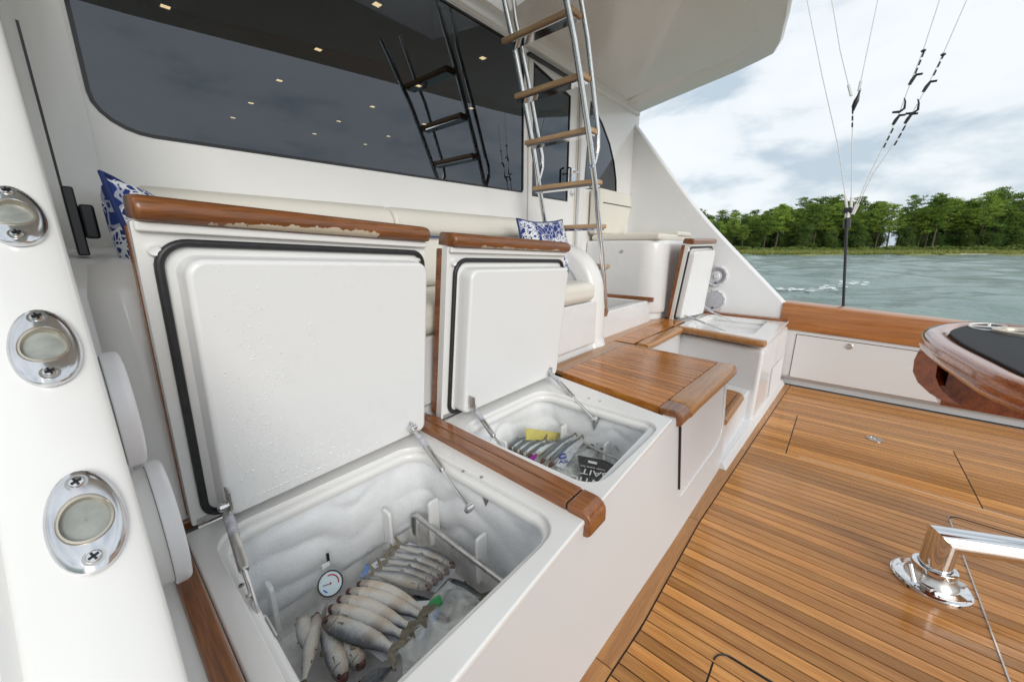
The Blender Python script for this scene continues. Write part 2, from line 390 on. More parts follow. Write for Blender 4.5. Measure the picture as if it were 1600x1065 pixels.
def foam(name, pts, label, wid):
    q = MB(); r = random.Random(len(pts))
    P = [aZ(x, y, WZ+.10) for x, y in pts]
    for a, b in zip(P, P[1:]):
        for k in range(13):
            c = a.lerp(b, r.random()) + Vector((r.gauss(0, wid), r.gauss(0, wid), 0)); s = r.uniform(.03, .09)
            q.lathe(c-Vector((0, 0, .03)), (r.gauss(0, .1), r.gauss(0, .1), 1), [(s*1.6, 0), (s*1.2, s*.10), (s*.4, s*.18)], 7)
    o = q.build(name, FOAM); tag(o, label, kind='stuff')
foam('wake_foam', [(1215, 449), (1242, 452), (1262, 450)], 'thin white foam streak of the nearer whitecap', .22)
foam('wake_foam', [(1268, 452), (1295, 448), (1318, 442), (1332, 438), (1352, 444)], 'long white foam crest on the water by the outrigger tether', .22)

SH = mat('marsh_ground', (.19, .21, .07), .9, noise=(.4, .35))
SAND = mat('pale_sand', (.55, .50, .40), .9, noise=(1.2, .12))
def shore():
    q = MB(); rows = []
    for k in range(41):
        px = 940+k*22
        a = aZ(px, 399.0+.6*math.sin(k*.9)+.4*math.sin(k*2.3), WZ); d = Vector((a.x, a.y, 0)).normalized()
        rows.append([a-d*3+Vector((0, 0, -.5)), a+Vector((0, 0, .05)), a+d*6+Vector((0, 0, .35)), a+d*22+Vector((0, 0, .6)), a+d*70+Vector((0, 0, 1.2))])
    q.loft(rows, caps=False, closed_u=False)
    o = q.build('shore', SH, smooth=180); o['kind'] = 'structure'; o['label'] = 'low marshy far bank'
    q = MB(); r = []
    for k in range(9):
        px = 1478+k*9.5; w = math.sin(math.pi*k/8)
        a = aZ(px, 398.6, WZ); d = Vector((a.x, a.y, 0)).normalized()
        r.append([a+d*(.4)+Vector((0, 0, .10)), a+d*(2.2+2*w)+Vector((0, 0, .33+.1*w)), a+d*(4+3*w)+Vector((0, 0, .42))])
    q.loft(r, caps=False, closed_u=False); o = q.build('sand_beach', SAND, smooth=180); o['kind'] = 'structure'; o['label'] = 'small pale sand patch on the far bank'
shore()

def leafmat(name, a, b):
    m = bpy.data.materials.new(name); m.use_nodes = True; nt = m.node_tree; N = nt.nodes.new; K = nt.links.new; p = nt.nodes['Principled BSDF']
    p.inputs['Roughness'].default_value = .65
    oi = N('ShaderNodeObjectInfo'); g = N('ShaderNodeNewGeometry'); n = N('ShaderNodeTexNoise'); n.inputs['Scale'].default_value = .55; n.inputs['Detail'].default_value = 2; K(g.outputs['Position'], n.inputs[0])
    ad = N('ShaderNodeMath'); ad.operation = 'MULTIPLY_ADD'; ad.inputs[1].default_value = .55; K(oi.outputs['Random'], ad.inputs[0]); 
    n3 = N('ShaderNodeTexNoise'); n3.inputs['Scale'].default_value = .16; n3.inputs['Detail'].default_value = 1; K(g.outputs['Position'], n3.inputs[0]); av = N('ShaderNodeMath'); av.operation = 'MULTIPLY_ADD'; av.inputs[1].default_value = 1.3; K(n3.outputs[0], av.inputs[0]); K(n.outputs[0], av.inputs[2])
    ml = N('ShaderNodeMath'); ml.operation = 'MULTIPLY_ADD'; ml.inputs[1].default_value = .55; ml.inputs[2].default_value = -.33; K(av.outputs[0], ml.inputs[0]); K(ml.outputs[0], ad.inputs[2])
    r = N('ShaderNodeValToRGB'); r.color_ramp.elements[0].color = (*a, 1); r.color_ramp.elements[1].color = (*b, 1); r.color_ramp.elements[0].position = .15; r.color_ramp.elements[1].position = .85
    K(ad.outputs[0], r.inputs[0]); K(r.outputs[0], p.inputs['Base Color'])
    tr = N('ShaderNodeBsdfTranslucent'); K(r.outputs[0], tr.inputs[0]); ms = N('ShaderNodeMixShader'); ms.inputs[0].default_value = .38
    K(p.outputs[0], ms.inputs[1]); K(tr.outputs[0], ms.inputs[2]); K(ms.outputs[0], nt.nodes['Material Output'].inputs[0])
    return m
PINE = leafmat('pine_needles', (.085, .16, .022), (.32, .45, .07))
OAK = leafmat('broad_leaves', (.065, .13, .025), (.23, .33, .06))
BUSHM = leafmat('marsh_bush_leaves', (.09, .13, .03), (.24, .30, .07))
GRASSM = leafmat('marsh_grass_blades', (.17, .21, .05), (.36, .36, .10))
BARK = mat('bark', (.10, .075, .058), .9, noise=(6, .35))
def quads_mesh(name, C, S, m, flat=.0, seed=0, aspect=1.5):
    r = np.random.default_rng(seed); n = len(C)
    a = r.normal(size=(n, 3)); a[:, 2] *= (1-flat); a /= np.linalg.norm(a, axis=1)[:, None]
    b = np.cross(a, r.normal(size=(n, 3))); b /= np.linalg.norm(b, axis=1)[:, None]
    S = S[:, None]
    V = np.stack([C-a*S*aspect*.5, C+b*S*.35, C+a*S*aspect*.5, C-b*S*.35], 1).reshape(-1, 3)
    me = bpy.data.meshes.new(name); me.vertices.add(len(V)); me.vertices.foreach_set('co', V.ravel())
    idx = np.arange(4*n); me.loops.add(4*n); me.loops.foreach_set('vertex_index', idx); me.polygons.add(n); me.polygons.foreach_set('loop_start', idx[::4]); me.polygons.foreach_set('loop_total', np.full(n, 4)); me.update(); me.validate()
    me.materials.append(m); return me
def make_tree(kind, seed, H):
    r = random.Random(seed); q = MB(); clumps = []
    lean = Vector((r.gauss(0, .03), r.gauss(0, .03), 1))
    if kind == 'pine':
        q.tube([lean*H*t*Vector((1, 1, 1)).x if False else Vector((lean.x*H*t+.12*math.sin(5*t+seed), lean.y*H*t, H*t)) for t in (0, .25, .5, .75, .97)], [.24, .20, .16, .11, .04], 7)
        nb = 25
        for k in range(nb):
            t = .40+.58*(k/nb); a = k*2.4+r.random(); ln = H*(.245*(1.02-t)**.5*(.7+.6*r.random()))
            if t < .55: ln *= r.choice([.4, .8, 1.1])
            p0 = Vector((lean.x*H*t, lean.y*H*t, H*t)); d = Vector((math.cos(a), math.sin(a), .12+.5*t*r.random())); p1 = p0+d*ln
            q.tube([p0, (p0+p1)/2+Vector((0, 0, -.05*ln)), p1], [.055, .035, .012], 5)
            for s in (.45, .72, 1.0):
                c = p0.lerp(p1, s)+Vector((r.gauss(0, .25), r.gauss(0, .25), r.gauss(0, .2)+.1)); clumps.append((c, .38+.62*r.random(), .45))
    else:
        q.tube([Vector((.15*math.sin(4*t+seed), .15*math.cos(3*t), H*t)) for t in (0, .2, .4, .6, .8)], [.26, .21, .17, .11, .05], 7)
        for k in range(34):
            t = .18+.78*r.random(); a = r.random()*6.28; rad = H*.30*math.sin(math.pi*min(1, .15+t*.82))**.7*r.uniform(.5, 1.05)
            p0 = Vector((0, 0, H*max(.12, t-.18))); p1 = Vector((rad*math.cos(a), rad*math.sin(a), H*t))
            q.tube([p0, (p0+p1)/2, p1], [.06, .04, .012], 5)
            for s in (.7, 1.0): clumps.append((p0.lerp(p1, s)+Vector((r.gauss(0, .3), r.gauss(0, .3), r.gauss(0, .25))), .7+.6*r.random(), .75))
    rr = np.random.default_rng(seed); C = []
    for c, s, fl in clumps:
        n = int(70*s); g = rr.normal(size=(n, 3))*np.array([s*.7, s*.7, s*.7*fl])*.75; C.append(g+np.array(c))
    C = np.concatenate(C); S = rr.uniform(.16, .36, len(C))
    root = bpy.data.objects.new('pine_tree' if kind == 'pine' else 'broadleaf_tree', None); col.objects.link(root)
    q.build('trunk', BARK, root, smooth=60)
    me = quads_mesh('crown', C, S, PINE if kind == 'pine' else OAK, .3, seed); o = bpy.data.objects.new('crown', me); col.objects.link(o); o.parent = root
    return root
def forest():
    protos = [make_tree('pine', 11+i, 13.0+1.2*(i % 3)) for i in range(7)]; oaks = [make_tree('oak', 31+i, 8.5+i) for i in range(3)]
    used = set(); r = random.Random(5); mass = {}
    def spot(px, dep):
        a = aZ(px, 398.6, WZ); d = Vector((a.x, a.y, 0)).normalized(); p = a+d*dep; p.z = WZ+.4+dep*.012; return p
    def put(src, px, dep, scale, grp, lab, cat):
        o = src if src.name not in used else copy_tree(src)
        used.add(src.name)
        o.location = spot(px, dep); o.rotation_euler.z = r.random()*6.28; o.scale = (scale*r.uniform(.95, 1.3),)*2+(scale,)
        tag(o, lab, cat, grp)
    def meld(src, px, dep, scale):          # trees that read only as the mass behind the front row
        p = spot(px, dep); an = r.random()*6.28; c, s_ = math.cos(an), math.sin(an); k = scale*r.uniform(.95, 1.3)
        for ch in src.children:
            me = ch.data; n = len(me.vertices); co = np.empty(n*3); me.vertices.foreach_get('co', co); co = co.reshape(-1, 3)
            q = np.stack([(co[:, 0]*c-co[:, 1]*s_)*k+p.x, (co[:, 0]*s_+co[:, 1]*c)*k+p.y, co[:, 2]*scale+p.z], 1)
            li = np.empty(len(me.loops), int); me.loops.foreach_get('vertex_index', li); ls = np.empty(len(me.polygons), int); me.polygons.foreach_get('loop_total', ls)
            mass.setdefault(me.materials[0].name, []).append((q, li, ls))
    top = [(1000, .72), (1090, .70), (1120, .74), (1150, .70), (1180, .76), (1195, .80), (1212, .95), (1232, .82), (1255, .9), (1270, 1.0), (1292, 1.04), (1315, .9), (1345, .92), (1380, .84), (1405, .86), (1425, .9), (1450, .99), (1475, .97), (1500, .90), (1530, 1.0), (1560, 1.05), (1600, 1.08), (1700, 1.05), (1800, .95)]
    ORD = ['first', 'second', 'third', 'fourth', 'fifth', 'sixth', 'seventh', 'eighth', 'ninth', 'tenth', 'eleventh', 'twelfth', 'thirteenth', 'fourteenth', 'fifteenth', 'sixteenth', 'seventeenth', 'eighteenth', 'nineteenth', 'twentieth']
    px = 1010; i = 0; nl = 0; ng = 0; nr_ = 0
    while px < 1760:
        f = lerp(top, px); gap = 1352 < px < 1402
        if px < 1085: lab = 'front row pine of the far wood hidden behind the starboard wing'
        elif px > 1598: lab = 'front row pine of the far wood beyond the right edge of the photo'
        elif px <= 1352:
            w_ = 'tall' if f > .95 else 'lower' if f < .8 else 'medium'; lab = '%s front row pine on the far bank, %s to the right of the white wing' % (w_, ORD[min(nl, 19)]); nl += 1
        elif gap: lab = 'slim high crowned pine at the pale gap in the far wood, %s from the left' % ORD[ng]; ng += 1
        else:
            w_ = 'tall' if f > .95 else 'medium'; lab = '%s front row pine on the far bank, %s to the right of the pale gap' % (w_, ORD[min(nr_, 19)]); nr_ += 1
        put(protos[i % 7] if r.random() < .8 else protos[(i*3) % 7], px, 25+r.uniform(-3, 4), f*(r.choice([.78, .86, .93, 1.0, 1.08]) if not gap else .97)*.95, 'pines along the front of the far wood', lab, 'tree')
        px += r.choice([8, 11, 13, 17, 21]) if not gap else 17; i += 1
    for dep0, dep1, st in ((31, 38, 13), (40, 48, 13)):
        px = 1000
        while px < 1780:
            if not 1370 < px < 1396: meld(protos[r.randrange(7)], px, r.uniform(dep0, dep1), lerp(top, px)*r.uniform(.86, 1.05)*(1.02 if dep0 < 35 else 1.06))
            px += st*r.uniform(.6, 1.5)
    px = 1000
    while px < 1770:
        if not 1364 < px < 1402: meld(oaks[r.randrange(3)], px, r.uniform(21, 42), r.uniform(.42, .95)*(1.05 if px < 1190 or px > 1500 else .85))
        px += r.uniform(3, 7.5)
    V = []; LI = []; LT = []; MI = []; nv = 0; mats = list(mass)
    for mi, k in enumerate(mats):
        for q, li, ls in mass[k]: V.append(q); LI.append(li+nv); LT.append(ls); MI.append(np.full(len(ls), mi)); nv += len(q)
    V = np.concatenate(V); LI = np.concatenate(LI); LT = np.concatenate(LT); MI = np.concatenate(MI)
    me = bpy.data.meshes.new('far_wood'); me.vertices.add(len(V)); me.vertices.foreach_set('co', V.ravel()); me.loops.add(len(LI)); me.loops.foreach_set('vertex_index', LI); me.polygons.add(len(LT)); me.polygons.foreach_set('loop_start', np.concatenate([[0], np.cumsum(LT)[:-1]])); me.polygons.foreach_set('loop_total', LT)
    for k in mats: me.materials.append(bpy.data.materials[k])
    me.polygons.foreach_set('material_index', MI); me.update(); me.validate()
    o = bpy.data.objects.new('far_wood', me); col.objects.link(o); tag(o, 'dense green mass of the wood behind the front row of pines', kind='stuff')
    for src in protos+oaks:
        if src.name not in used:
            for ch in list(src.children): bpy.data.objects.remove(ch)
            bpy.data.objects.remove(src)
    # bushes at the wood's foot
    bushes = []
    for s in range(3):
        rr = np.random.default_rng(60+s); n = 420; g = rr.normal(size=(n, 3)); g /= np.linalg.norm(g, axis=1)[:, None]; g *= (rr.random(n)**.33)[:, None]*np.array([1.3, 1.3, .95]); g[:, 2] = np.abs(g[:, 2])+.1
        bushes.append(quads_mesh('shrub', g, rr.uniform(.12, .3, n), BUSHM if s else OAK, .2, s))
    px = 1040; i = 0
    while px < 1720:
        o = bpy.data.objects.new('shrub', bushes[i % 3]); col.objects.link(o)
        a = aZ(px, 398.6, WZ); d = Vector((a.x, a.y, 0)).normalized(); o.location = a+d*r.uniform(15, 21); o.location.z = WZ+.5; s = r.uniform(.9, 1.6)*(1.3 if px > 1520 else 1); o.scale = (s*1.3, s*1.3, s); o.rotation_euler.z = r.random()*6
        tag(o, 'rounded pale green shrub at the foot of the far wood', 'shrub', 'shrubs between the marsh and the far wood')
        px += r.uniform(8, 15); i += 1
    C = []; rr = np.random.default_rng(9)
    for k in range(15000):
        px = rr.uniform(960, 1760); a = aZ(px, 399.0, WZ); d = Vector((a.x, a.y, 0)).normalized(); t = rr.uniform(.6, 18) 
        if 1476 < px < 1556 and t < 6: continue
        p = a+d*t; C.append((p.x, p.y, WZ+.25+t*.02+rr.uniform(0, .35)))
    C = np.array(C); me = quads_mesh('marsh_grass', C, rr.uniform(.25, .6, len(C)), GRASSM, -1.2, 4, 1.8); o = bpy.data.objects.new('marsh_grass', me); col.objects.link(o); tag(o, 'yellow green marsh grass along the far bank', kind='stuff')
forest()

# ------------------------------------------------------------------ cockpit deck
YB = [(0.0, .432), (.8, .419), (1.1, .41), (1.56, .396), (2.38, .383), (4.4, .318)]       # foot of the bin fronts
YT = [(0.0, .352), (.29, .372), (.70, .400), (1.5, .432), (2.47, .420), (3.2, .36), (4.4, .335)]  # top of the bin fronts
YM = [(0.0, .365), (.85, .362), (1.1, .347), (1.8, .345), (4.4, .222)]       # inner edge of the margin plank
XW = 4.39
deck = struct('cockpit_deck', (0, 0, 0), 'caulked teak planking of the cockpit sole')
MB().add([(-.8, .6, -.0035), (4.6, .6, -.0035), (4.6, -3.2, -.0035), (-.8, -3.2, -.0035)], [(3, 2, 1, 0)]).build('caulk_bed', CAULK, deck)
pitch, gapw = .0502, .0054
HATCH = [(2.843, 3.58, .10, -.73), (1.64, 2.665, -.585, -2.6), (.40, 1.19, .122, -2.6)]   # x0,x1,y front,y back
def plank(x0, x1, ya0, ya1, yb, name='plank', m=None):
    q = MB().hexa([(x0, yb, -.02), (x1, yb, -.02), (x1, ya1, -.02), (x0, ya0, -.02)], [(x0, yb, 0), (x1, yb, 0), (x1, ya1, 0), (x0, ya0, 0)])
    return q.build(name, m or TEAK_Y, deck, smooth=0)
x = 2.843-pitch*60
while x < XW-.02:
    x0, x1 = x+gapw/2, min(x+pitch-gapw/2, XW-.006)
    if x1 > .15:
        ya0, ya1 = lerp(YM, x0)-.006, lerp(YM, x1)-.006; cuts = []
        for hx0, hx1, hy0, hy1 in HATCH:
            if hx0-.01 < (x0+x1)/2 < hx1-(.045 if hx0 < 2 else -.01): cuts += [hy0, hy1]
        cuts = sorted([c for c in cuts if c > -2.5], reverse=True); cur0, cur1 = ya0, ya1
        for c in cuts: plank(x0, x1, cur0, cur1, c+.003); cur0 = cur1 = c-.003
        plank(x0, x1, cur0, cur1, -2.6)
    x += pitch
segs = [0.1, .9, 1.8, 2.7, 3.6, XW-.006]
for a, b in zip(segs, segs[1:]):
    n = 8; q = MB(); r0 = [(a+.002+(b-a-.004)*k/n) for k in range(n+1)]
    q.loft([[(t, lerp(YM, t), -.02), (t, lerp(YB, t)+.03, -.02), (t, lerp(YB, t)+.03, .002), (t, lerp(YM, t), .002)] for t in r0]); q.build('margin_plank', TEAK_X, deck, smooth=40)
# strips in three hatch seams: steel, plain pale, and one painted pale reflection
def seam(p0, p1, w, m): 
    a, b = Vector(p0), Vector(p1); t = (b-a).normalized(); s = Vector((-t.y, t.x, 0))*w
    MB().hexa([a-s+Vector((0,0,-.004)), a+s+Vector((0,0,-.004)), b+s+Vector((0,0,-.004)), b-s+Vector((0,0,-.004))], [a-s*.6, a+s*.6, b+s*.6, b-s*.6]).build('hatch_seam_trim_glint', m, deck)
seam((2.843, .03, .0012), (2.843, -1.4, .0012), .0019, mat('pale_seam', (.62, .58, .5), .4))  # reflection along this seam, painted as a pale strip
seam((1.62, -.585, .003), (2.64, -.585, .003), .0035, STEEL)
seam((1.19, -.02, .0012), (1.19, -.5, .0012), .0018, MATS['pale_seam'])
for (hx0, hx1, hy0, hy1) in HATCH[1:]:     # rounded hatch corner seams
    cx_, cy_ = hx1-.045, hy0-.045
    MB().tube([(cx_+.045*math.cos(R(a)), cy_+.045*math.sin(R(a)), .0005) for a in range(0, 91, 10)], .0032, 6).build('corner_seam', CAULK, deck)
    MB().tube([(hx1, cy_, .0003), (hx1, cy_-.35, .0003)], .0030, 6).build('corner_seam', CAULK, deck)
dl = thing('deck_drain', (3.47, -.345, 0), 'small round stainless latch set flush in the teak deck hatch', 'deck latch')
MB().lathe((3.47, -.345, .001), (0, 0, 1), [(.045, 0), (.045, .004), (.038, .006), (.030, .006), (.030, .003), (.0, .003)], 24).build('flange', STEEL, dl)
MB().box(3.447, -.352, .004, 3.493, -.338, .008).build('pull', CHROME, dl, bevel=.002)

# ------------------------------------------------------------------ starboard side: gunwale, liner, cap
gun = struct('starboard_gunwale', (XW, 0, 0), 'white cockpit side with varnished teak cap')
q = MB(); Yp = [.42, .1, -.3, -.9, -1.6, -2.6]
sheer = lambda y: .792-(.39-y)*.052
def flare(y): return XW-.0*y
q.loft([[(XW+.03, y, .055), (XW, y, .11), (XW, y, .545-(.39-y)*.03), (XW+.16, y, .545-(.39-y)*.03), (XW+.16, y, .055)] for y in Yp], caps=True); q.build('side_liner', GELW, gun, bevel=.006)
q = MB(); q.loft([[(XW+.055, y, -.02), (XW+.055, y, .06), (XW+.2, y, .06), (XW+.2, y, -.02)] for y in Yp]); q.build('toe_kick', GELW, gun)
q = MB()
for_r = []
for y in [.389, .2, -.1, -.4, -.8, -1.3, -1.9, -2.6]:
    zt = sheer(y); zb = .548-(.39-y)*.03
    for_r.append([(XW-.012, y, zb), (XW-.014, y, zt-.02), (XW-.008, y, zt-.006), (XW+.004, y, zt), (XW+.20, y, zt+.004), (XW+.22, y, zt-.02), (XW+.20, y, zb)])
q.loft(for_r); q.build('cap_rail', RAILTEAK, gun, smooth=30)
MB().loft([[(XW+.20, y, sheer(y)-.03), (XW+.34, y, sheer(y)-.06), (XW+.30, y, -.6), (XW+.2, y, -.6)] for y in [2.5, .39, -.8, -2.6]]).build('hull_side', HULL, gun, smooth=30)
# door panel let into the liner
dpy = [.245, -1.45]; 
def dz(y): return .507-(.245-y)*.028
MB().loft([[(XW-.003, y, .085), (XW-.003, y, dz(y)), (XW+.01, y, dz(y)), (XW+.01, y, .085)] for y in dpy]).build('seam_backing', CAULK, gun)
MB().loft([[(XW-.006, y, .088), (XW-.006, y, dz(y)-.005), (XW+.008, y, dz(y)-.005), (XW+.008, y, .088)] for y in (dpy[0]-.005, dpy[1]+.005)]).build('locker_door', GELW, gun)
lt = MB().lathe((XW-.006, -.14, .452), (-1, 0, 0), [(.026, 0), (.026, .004), (.022, .007), (.0, .006)], 20).build('latch', STEEL, gun)
MB().box(XW-.018, -.158, .447, XW-.012, -.122, .457).build('latch_handle', CHROME, lt, bevel=.002)

# ------------------------------------------------------------------ raised wing panels either side
WEDGE = [(.12, .50), (.385, .772), (1.243, 1.629), (2.06, 2.66), (2.35, 3.1)]            # edge line (y,z)
def wing(name, x0, x1, label, cut_low):
    w = struct(name, (x0 if x0 > 2 else x1, 1.0, 0), label)
    return w
wst = wing('starboard_wing', XW, XW+.10, 'white sloping bulwark wing on the starboard side', 0)
xm = XW+.06
def nosed(y, z, ny, nz, x0, x1, depth):
    """rounded slab section at an edge point; (ny,nz) points out of the edge"""
    xc, r = (x0+x1)/2, (x1-x0)/2; pts = []
    for k in range(13):
        a = R(180-15*k); u = r*math.cos(a); v = r*.55*math.sin(a); pts.append((xc+u, y+ny*v, z+nz*v))
    pts.append((x1, y-ny*depth, z-nz*depth)); pts.append((x0, y-ny*depth, z-nz*depth)); return pts
def edge_path(n=40, top=True):
    P = []
    for k in range(n+1):
        t = .385+(2.06-.385)*k/n; P.append((t, lerp(WEDGE, t)))
    # soften the kink
    Q = P[:]
    for _ in range(30): Q = [P[0]]+[(Q[i][0], (Q[i-1][1]+Q[i+1][1])/2*.5+Q[i][1]*.5) for i in range(1, n)]+[P[-1]]
    return Q
EP = edge_path()
def wing_mesh(x0, x1, z0, low=False):
    q = MB(); rings = []
    pts = EP+[(2.03, 2.72), (2.0, 2.83)]
    xc, r = (x0+x1)/2, (x1-x0)/2
    for y, z in pts:
        s = [(x0, 2.12, z)] + [(xc+r*math.cos(R(180-15*k)), y-.55*r*math.sin(R(15*k)), z) for k in range(13)] + [(x1, 2.12, z)]
        rings.append(s)
    if not low:
        y0 = pts[0][0]
        base = [(x0, 2.12, z0)]+[(xc+r*math.cos(R(180-15*k)), y0-.55*r*math.sin(R(15*k)), z0) for k in range(13)]+[(x1, 2.12, z0)]
        rings = [base]+rings
    q.loft(rings); return q
wing_mesh(XW-.005, XW+.115, .545).build('panel', GELW, wst, smooth=50)

# rod holders: one prototype lying on the wing edge
def rod_holder(parent, c, up, out, side, s=1.0):
    """c centre, up along the edge, out = surface normal"""
    c = Vector(c); up = Vector(up).normalized(); out = Vector(out).normalized(); side = up.cross(out).normalized()
    a, b = .0315*s, .059*s
    def ring(ka, kb, h, ox=0, ou=0): return [c+side*(a*ka*math.cos(2*math.pi*k/36)+ox)+up*(b*kb*math.sin(2*math.pi*k/36)+ou)+out*(h-.011*(a*ka*math.cos(2*math.pi*k/36)/a)**2*s) for k in range(36)]
    q = MB()
    q.loft([ring(1, 1, -.002), ring(1.0, 1.0, .003), ring(.97, .98, .006), ring(.80, .75, .0085), ring(.72, .48, .0085), ring(.68, .45, .006)], caps=False)
    fl = q.build('rod_holder', SATIN, parent, smooth=50)
    q = MB(); q.loft([ring(.70, .47, .0065), ring(.68, .45, .0082), ring(.62, .405, .0082), ring(.605, .39, .003), ring(.59, .38, .0012)], caps=False); q.build('rim', STEELW, fl, smooth=50)
    q = MB(); q.loft([ring(.62, .41, .0022), ring(.3, .2, .0015), ring(.01, .01, .0012)], caps=False); q.build('cup', LENS, fl, smooth=60)
    for sgn in (1, -1):
        p = c+up*(b*.74*sgn)+out*.0075
        sq = screw(p, out, .0068*s, fl)
        q = MB(); ax = (side+up*.4).normalized(); ay = out.cross(ax)
        for t in (ax, ay):
            w_ = out.cross(t)*.0011; h0, h1 = out*.0046*s, out*.0052*s
            e0, e1 = p-t*.0045*s, p+t*.0045*s
            q.hexa([e0-w_+h0, e1-w_+h0, e1+w_+h0, e0+w_+h0], [e0-w_+h1, e1-w_+h1, e1+w_+h1, e0+w_+h1])
        q.build('slot', BLACK, fl)
        MB().lathe(p-out*.0005, out, [(.0092*s, 0), (.0092*s, .0012), (.0070*s, .0012)], 20).build('screw_recess', STEEL, fl)
STEELW = mat('warm_steel_rim', (.62, .56, .47), .3, metal=.9)
e45 = Vector((0, 1, 1)).normalized(); n45 = Vector((0, -1, 1)).normalized()
for (yy) in (1.13, .90, .66): rod_holder(wst, (XW+.055, yy-.0, lerp(WEDGE, yy)+.012), e45, n45, None, 1.1)
# rim of the wing: bright edge bead near the foot
# port wing, right beside the camera
wpt = struct('port_wing', (-.04, .8, 0), 'white sloping bulwark wing close by on the port side')
def port_wing():
    q = MB(); rings = []
    pts = [(.05, .437), (.385, .772)] + EP[1:]
    for y, z in pts:
        x0, x1 = -.096, .006; xc, r = (x0+x1)/2, (x1-x0)/2
        s = [(-.30, y+.6, z), (-.17, y+.05, z), (-.113, y-.0, z), (-.106, y-.012, z)] + [(xc+r*math.cos(R(180-12*k)), y-.42*r*math.sin(R(12*k)), z) for k in range(16)] + [(x1+.004, 2.2, z)]
        rings.append(s)
    q.loft(rings); return q
port_wing().build('panel', GEL, wpt, smooth=50)
for yy in (.944, .775, .606): rod_holder(wpt, (-.036, yy-.0135, lerp(WEDGE, yy)+.0135), e45, n45, None, 1.0)

# speakers
def speaker(c, ax, r, parent, kind):
    c = Vector(c); ax = Vector(ax).normalized()
    q = MB().lathe(c, ax, [(r, 0), (r, .012), (r*.97, .018), (r*.84, .020), (r*.80, .014), (r*.78, .004)], 40, caps=False); fr = q.build('speaker', SPKW, parent, smooth=35)
    u = ax.orthogonal().normalized(); u = Vector((0, 0, 1)); w = ax.cross(u)
    for k in range(12):
        a = 2*math.pi*k/12+.26; p = c+(u*math.cos(a)+w*math.sin(a))*r*.93+ax*.018
        MB().lathe(p, ax, [(r*.045, 0), (r*.045, .004), (.0001, .0045)], 8).build('screw', STEEL, fr)
    if kind == 'cone':
        MB().lathe(c, ax, [(r*.80, .012), (r*.72, .016), (r*.66, .010), (r*.25, -.012), (r*.2, -.012)], 32, caps=False).build('cone', SPKC, fr)
        MB().lathe(c, ax, [(r*.28, -.012), (r*.28, .008), (r*.22, .013), (r*.12, .011), (0.0001, .015)], 24).build('tweeter', SPKW, fr)
    else:
        q = MB().lathe(c, ax, [(r*.82, .008), (r*.6, .015), (.0001, .018)], 32, caps=False); q.build('grille', SPKG, fr)
        q = MB()
        for k in range(-8, 9):
            d = k*r*.09; h = math.sqrt(max(0, (r*.78)**2-d*d)); e0 = c+w*d*.94+u*(-h+d*.34)+ax*.019; e1 = c+w*d*.94+u*(h*.9+d*.34)+ax*.019
            q.tube([c+(w*.94-u*.34)*d+(u*.94+w*.34)*(-h)+ax*.016, c+(w*.94-u*.34)*d+ax*.020, c+(w*.94-u*.34)*d+(u*.94+w*.34)*h+ax*.016], .0016, 5)
        q.build('grille_bars', SPKW, fr)
    t = c-u*r*.64+ax*.0195; s = r*.11
    MB().extr([t-u*s*.7-w*s, t-u*s*.7+w*s, t+u*s], ax*.001).build('triangle_badge', BLACK, fr)
sp1 = aX(1120, 431, XW-.006); sp2 = aX(1115, 469, XW-.006)
speaker(sp1, (-1, 0, 0), .108, wst, 'cone'); speaker(sp2, (-1, 0, 0), .118, wst, 'grille')
# port speakers: seen from the side, with deep white bodies
def port_speaker(y, z, r, x0, label):
    c = Vector((x0, y, z)); q = MB().lathe(c, (1, 0, 0), [(r*.93, -.02), (r*.93, .018), (r*.94, .022)], 40); s = q.build('speaker', GEL, wpt, smooth=35)
    q = MB().lathe(c, (1, 0, 0), [(r*.98, .0225), (r, .024), (r*1.0, .038), (r*.985, .043), (r*.95, .046), (r*.80, .048), (r*.76, .043), (.0001, .045)], 44); q.build('bezel', SPKW, s, smooth=35)
    MB().lathe(c, (1, 0, 0), [(r*.945, .0218), (r*.945, .0226)], 44).build('joint_shadow_gap', CAULK, s)
port_speaker(.895, .80, .116, .005, ''); port_speaker(.885, 1.035, .098, -.014, '')

# ------------------------------------------------------------------ cabin bulkhead, windows, door, overhang
YW = 2.0
bul = struct('cabin_bulkhead', (2.2, YW, .62), 'white after wall of the cabin')
win = rrect(.150, 1.712, 2.452, 2.69, (.115, .03, .05, .05))
win[0:7] = [(.150+.15-.15*math.cos(R(a)) , 1.688+.115-.115*math.sin(R(a))) for a in range(0, 91, 15)]
door = rrect(2.555, 1.69, 3.095, 2.56, .03)
doorL = [(2.565, 1.70), (3.085, 1.70), (3.085, 2.55), (2.565, 2.64)]
qw = [(3.36, 1.84)] + [(4.05, 1.88), (4.03, 2.0), (3.96, 2.16), (3.84, 2.32), (3.66, 2.47), (3.42, 2.60)]
outer = [(-.12, .62), (4.5, .62), (4.5, 2.80), (-.12, 2.80)]
def wl(d): return lambda u, v: (u, YW+d, v)
MB().plate(outer, [win, doorL, qw], wl(0), wl(.06)).build('wall', GELWALL, bul, smooth=20)
def inset(lp, d):
    cx_ = sum(p[0] for p in lp)/len(lp); cy_ = sum(p[1] for p in lp)/len(lp); n = len(lp); out = []
    for i in range(n):
        a, b, c = Vector(lp[i-1]), Vector(lp[i]), Vector(lp[(i+1) % n])
        e1 = (b-a); e2 = (c-b); e1 = e1.normalized() if e1.length > 1e-9 else e2.normalized(); e2 = e2.normalized() if e2.length > 1e-9 else e1
        n1 = Vector((-e1.y, e1.x)); n2 = Vector((-e2.y, e2.x)); m_ = (n1+n2); m_ = m_/max(.3, m_.length**2/2) if m_.length > 1e-6 else n1
        out.append((b.x+m_.x*d, b.y+m_.y*d))
    return out
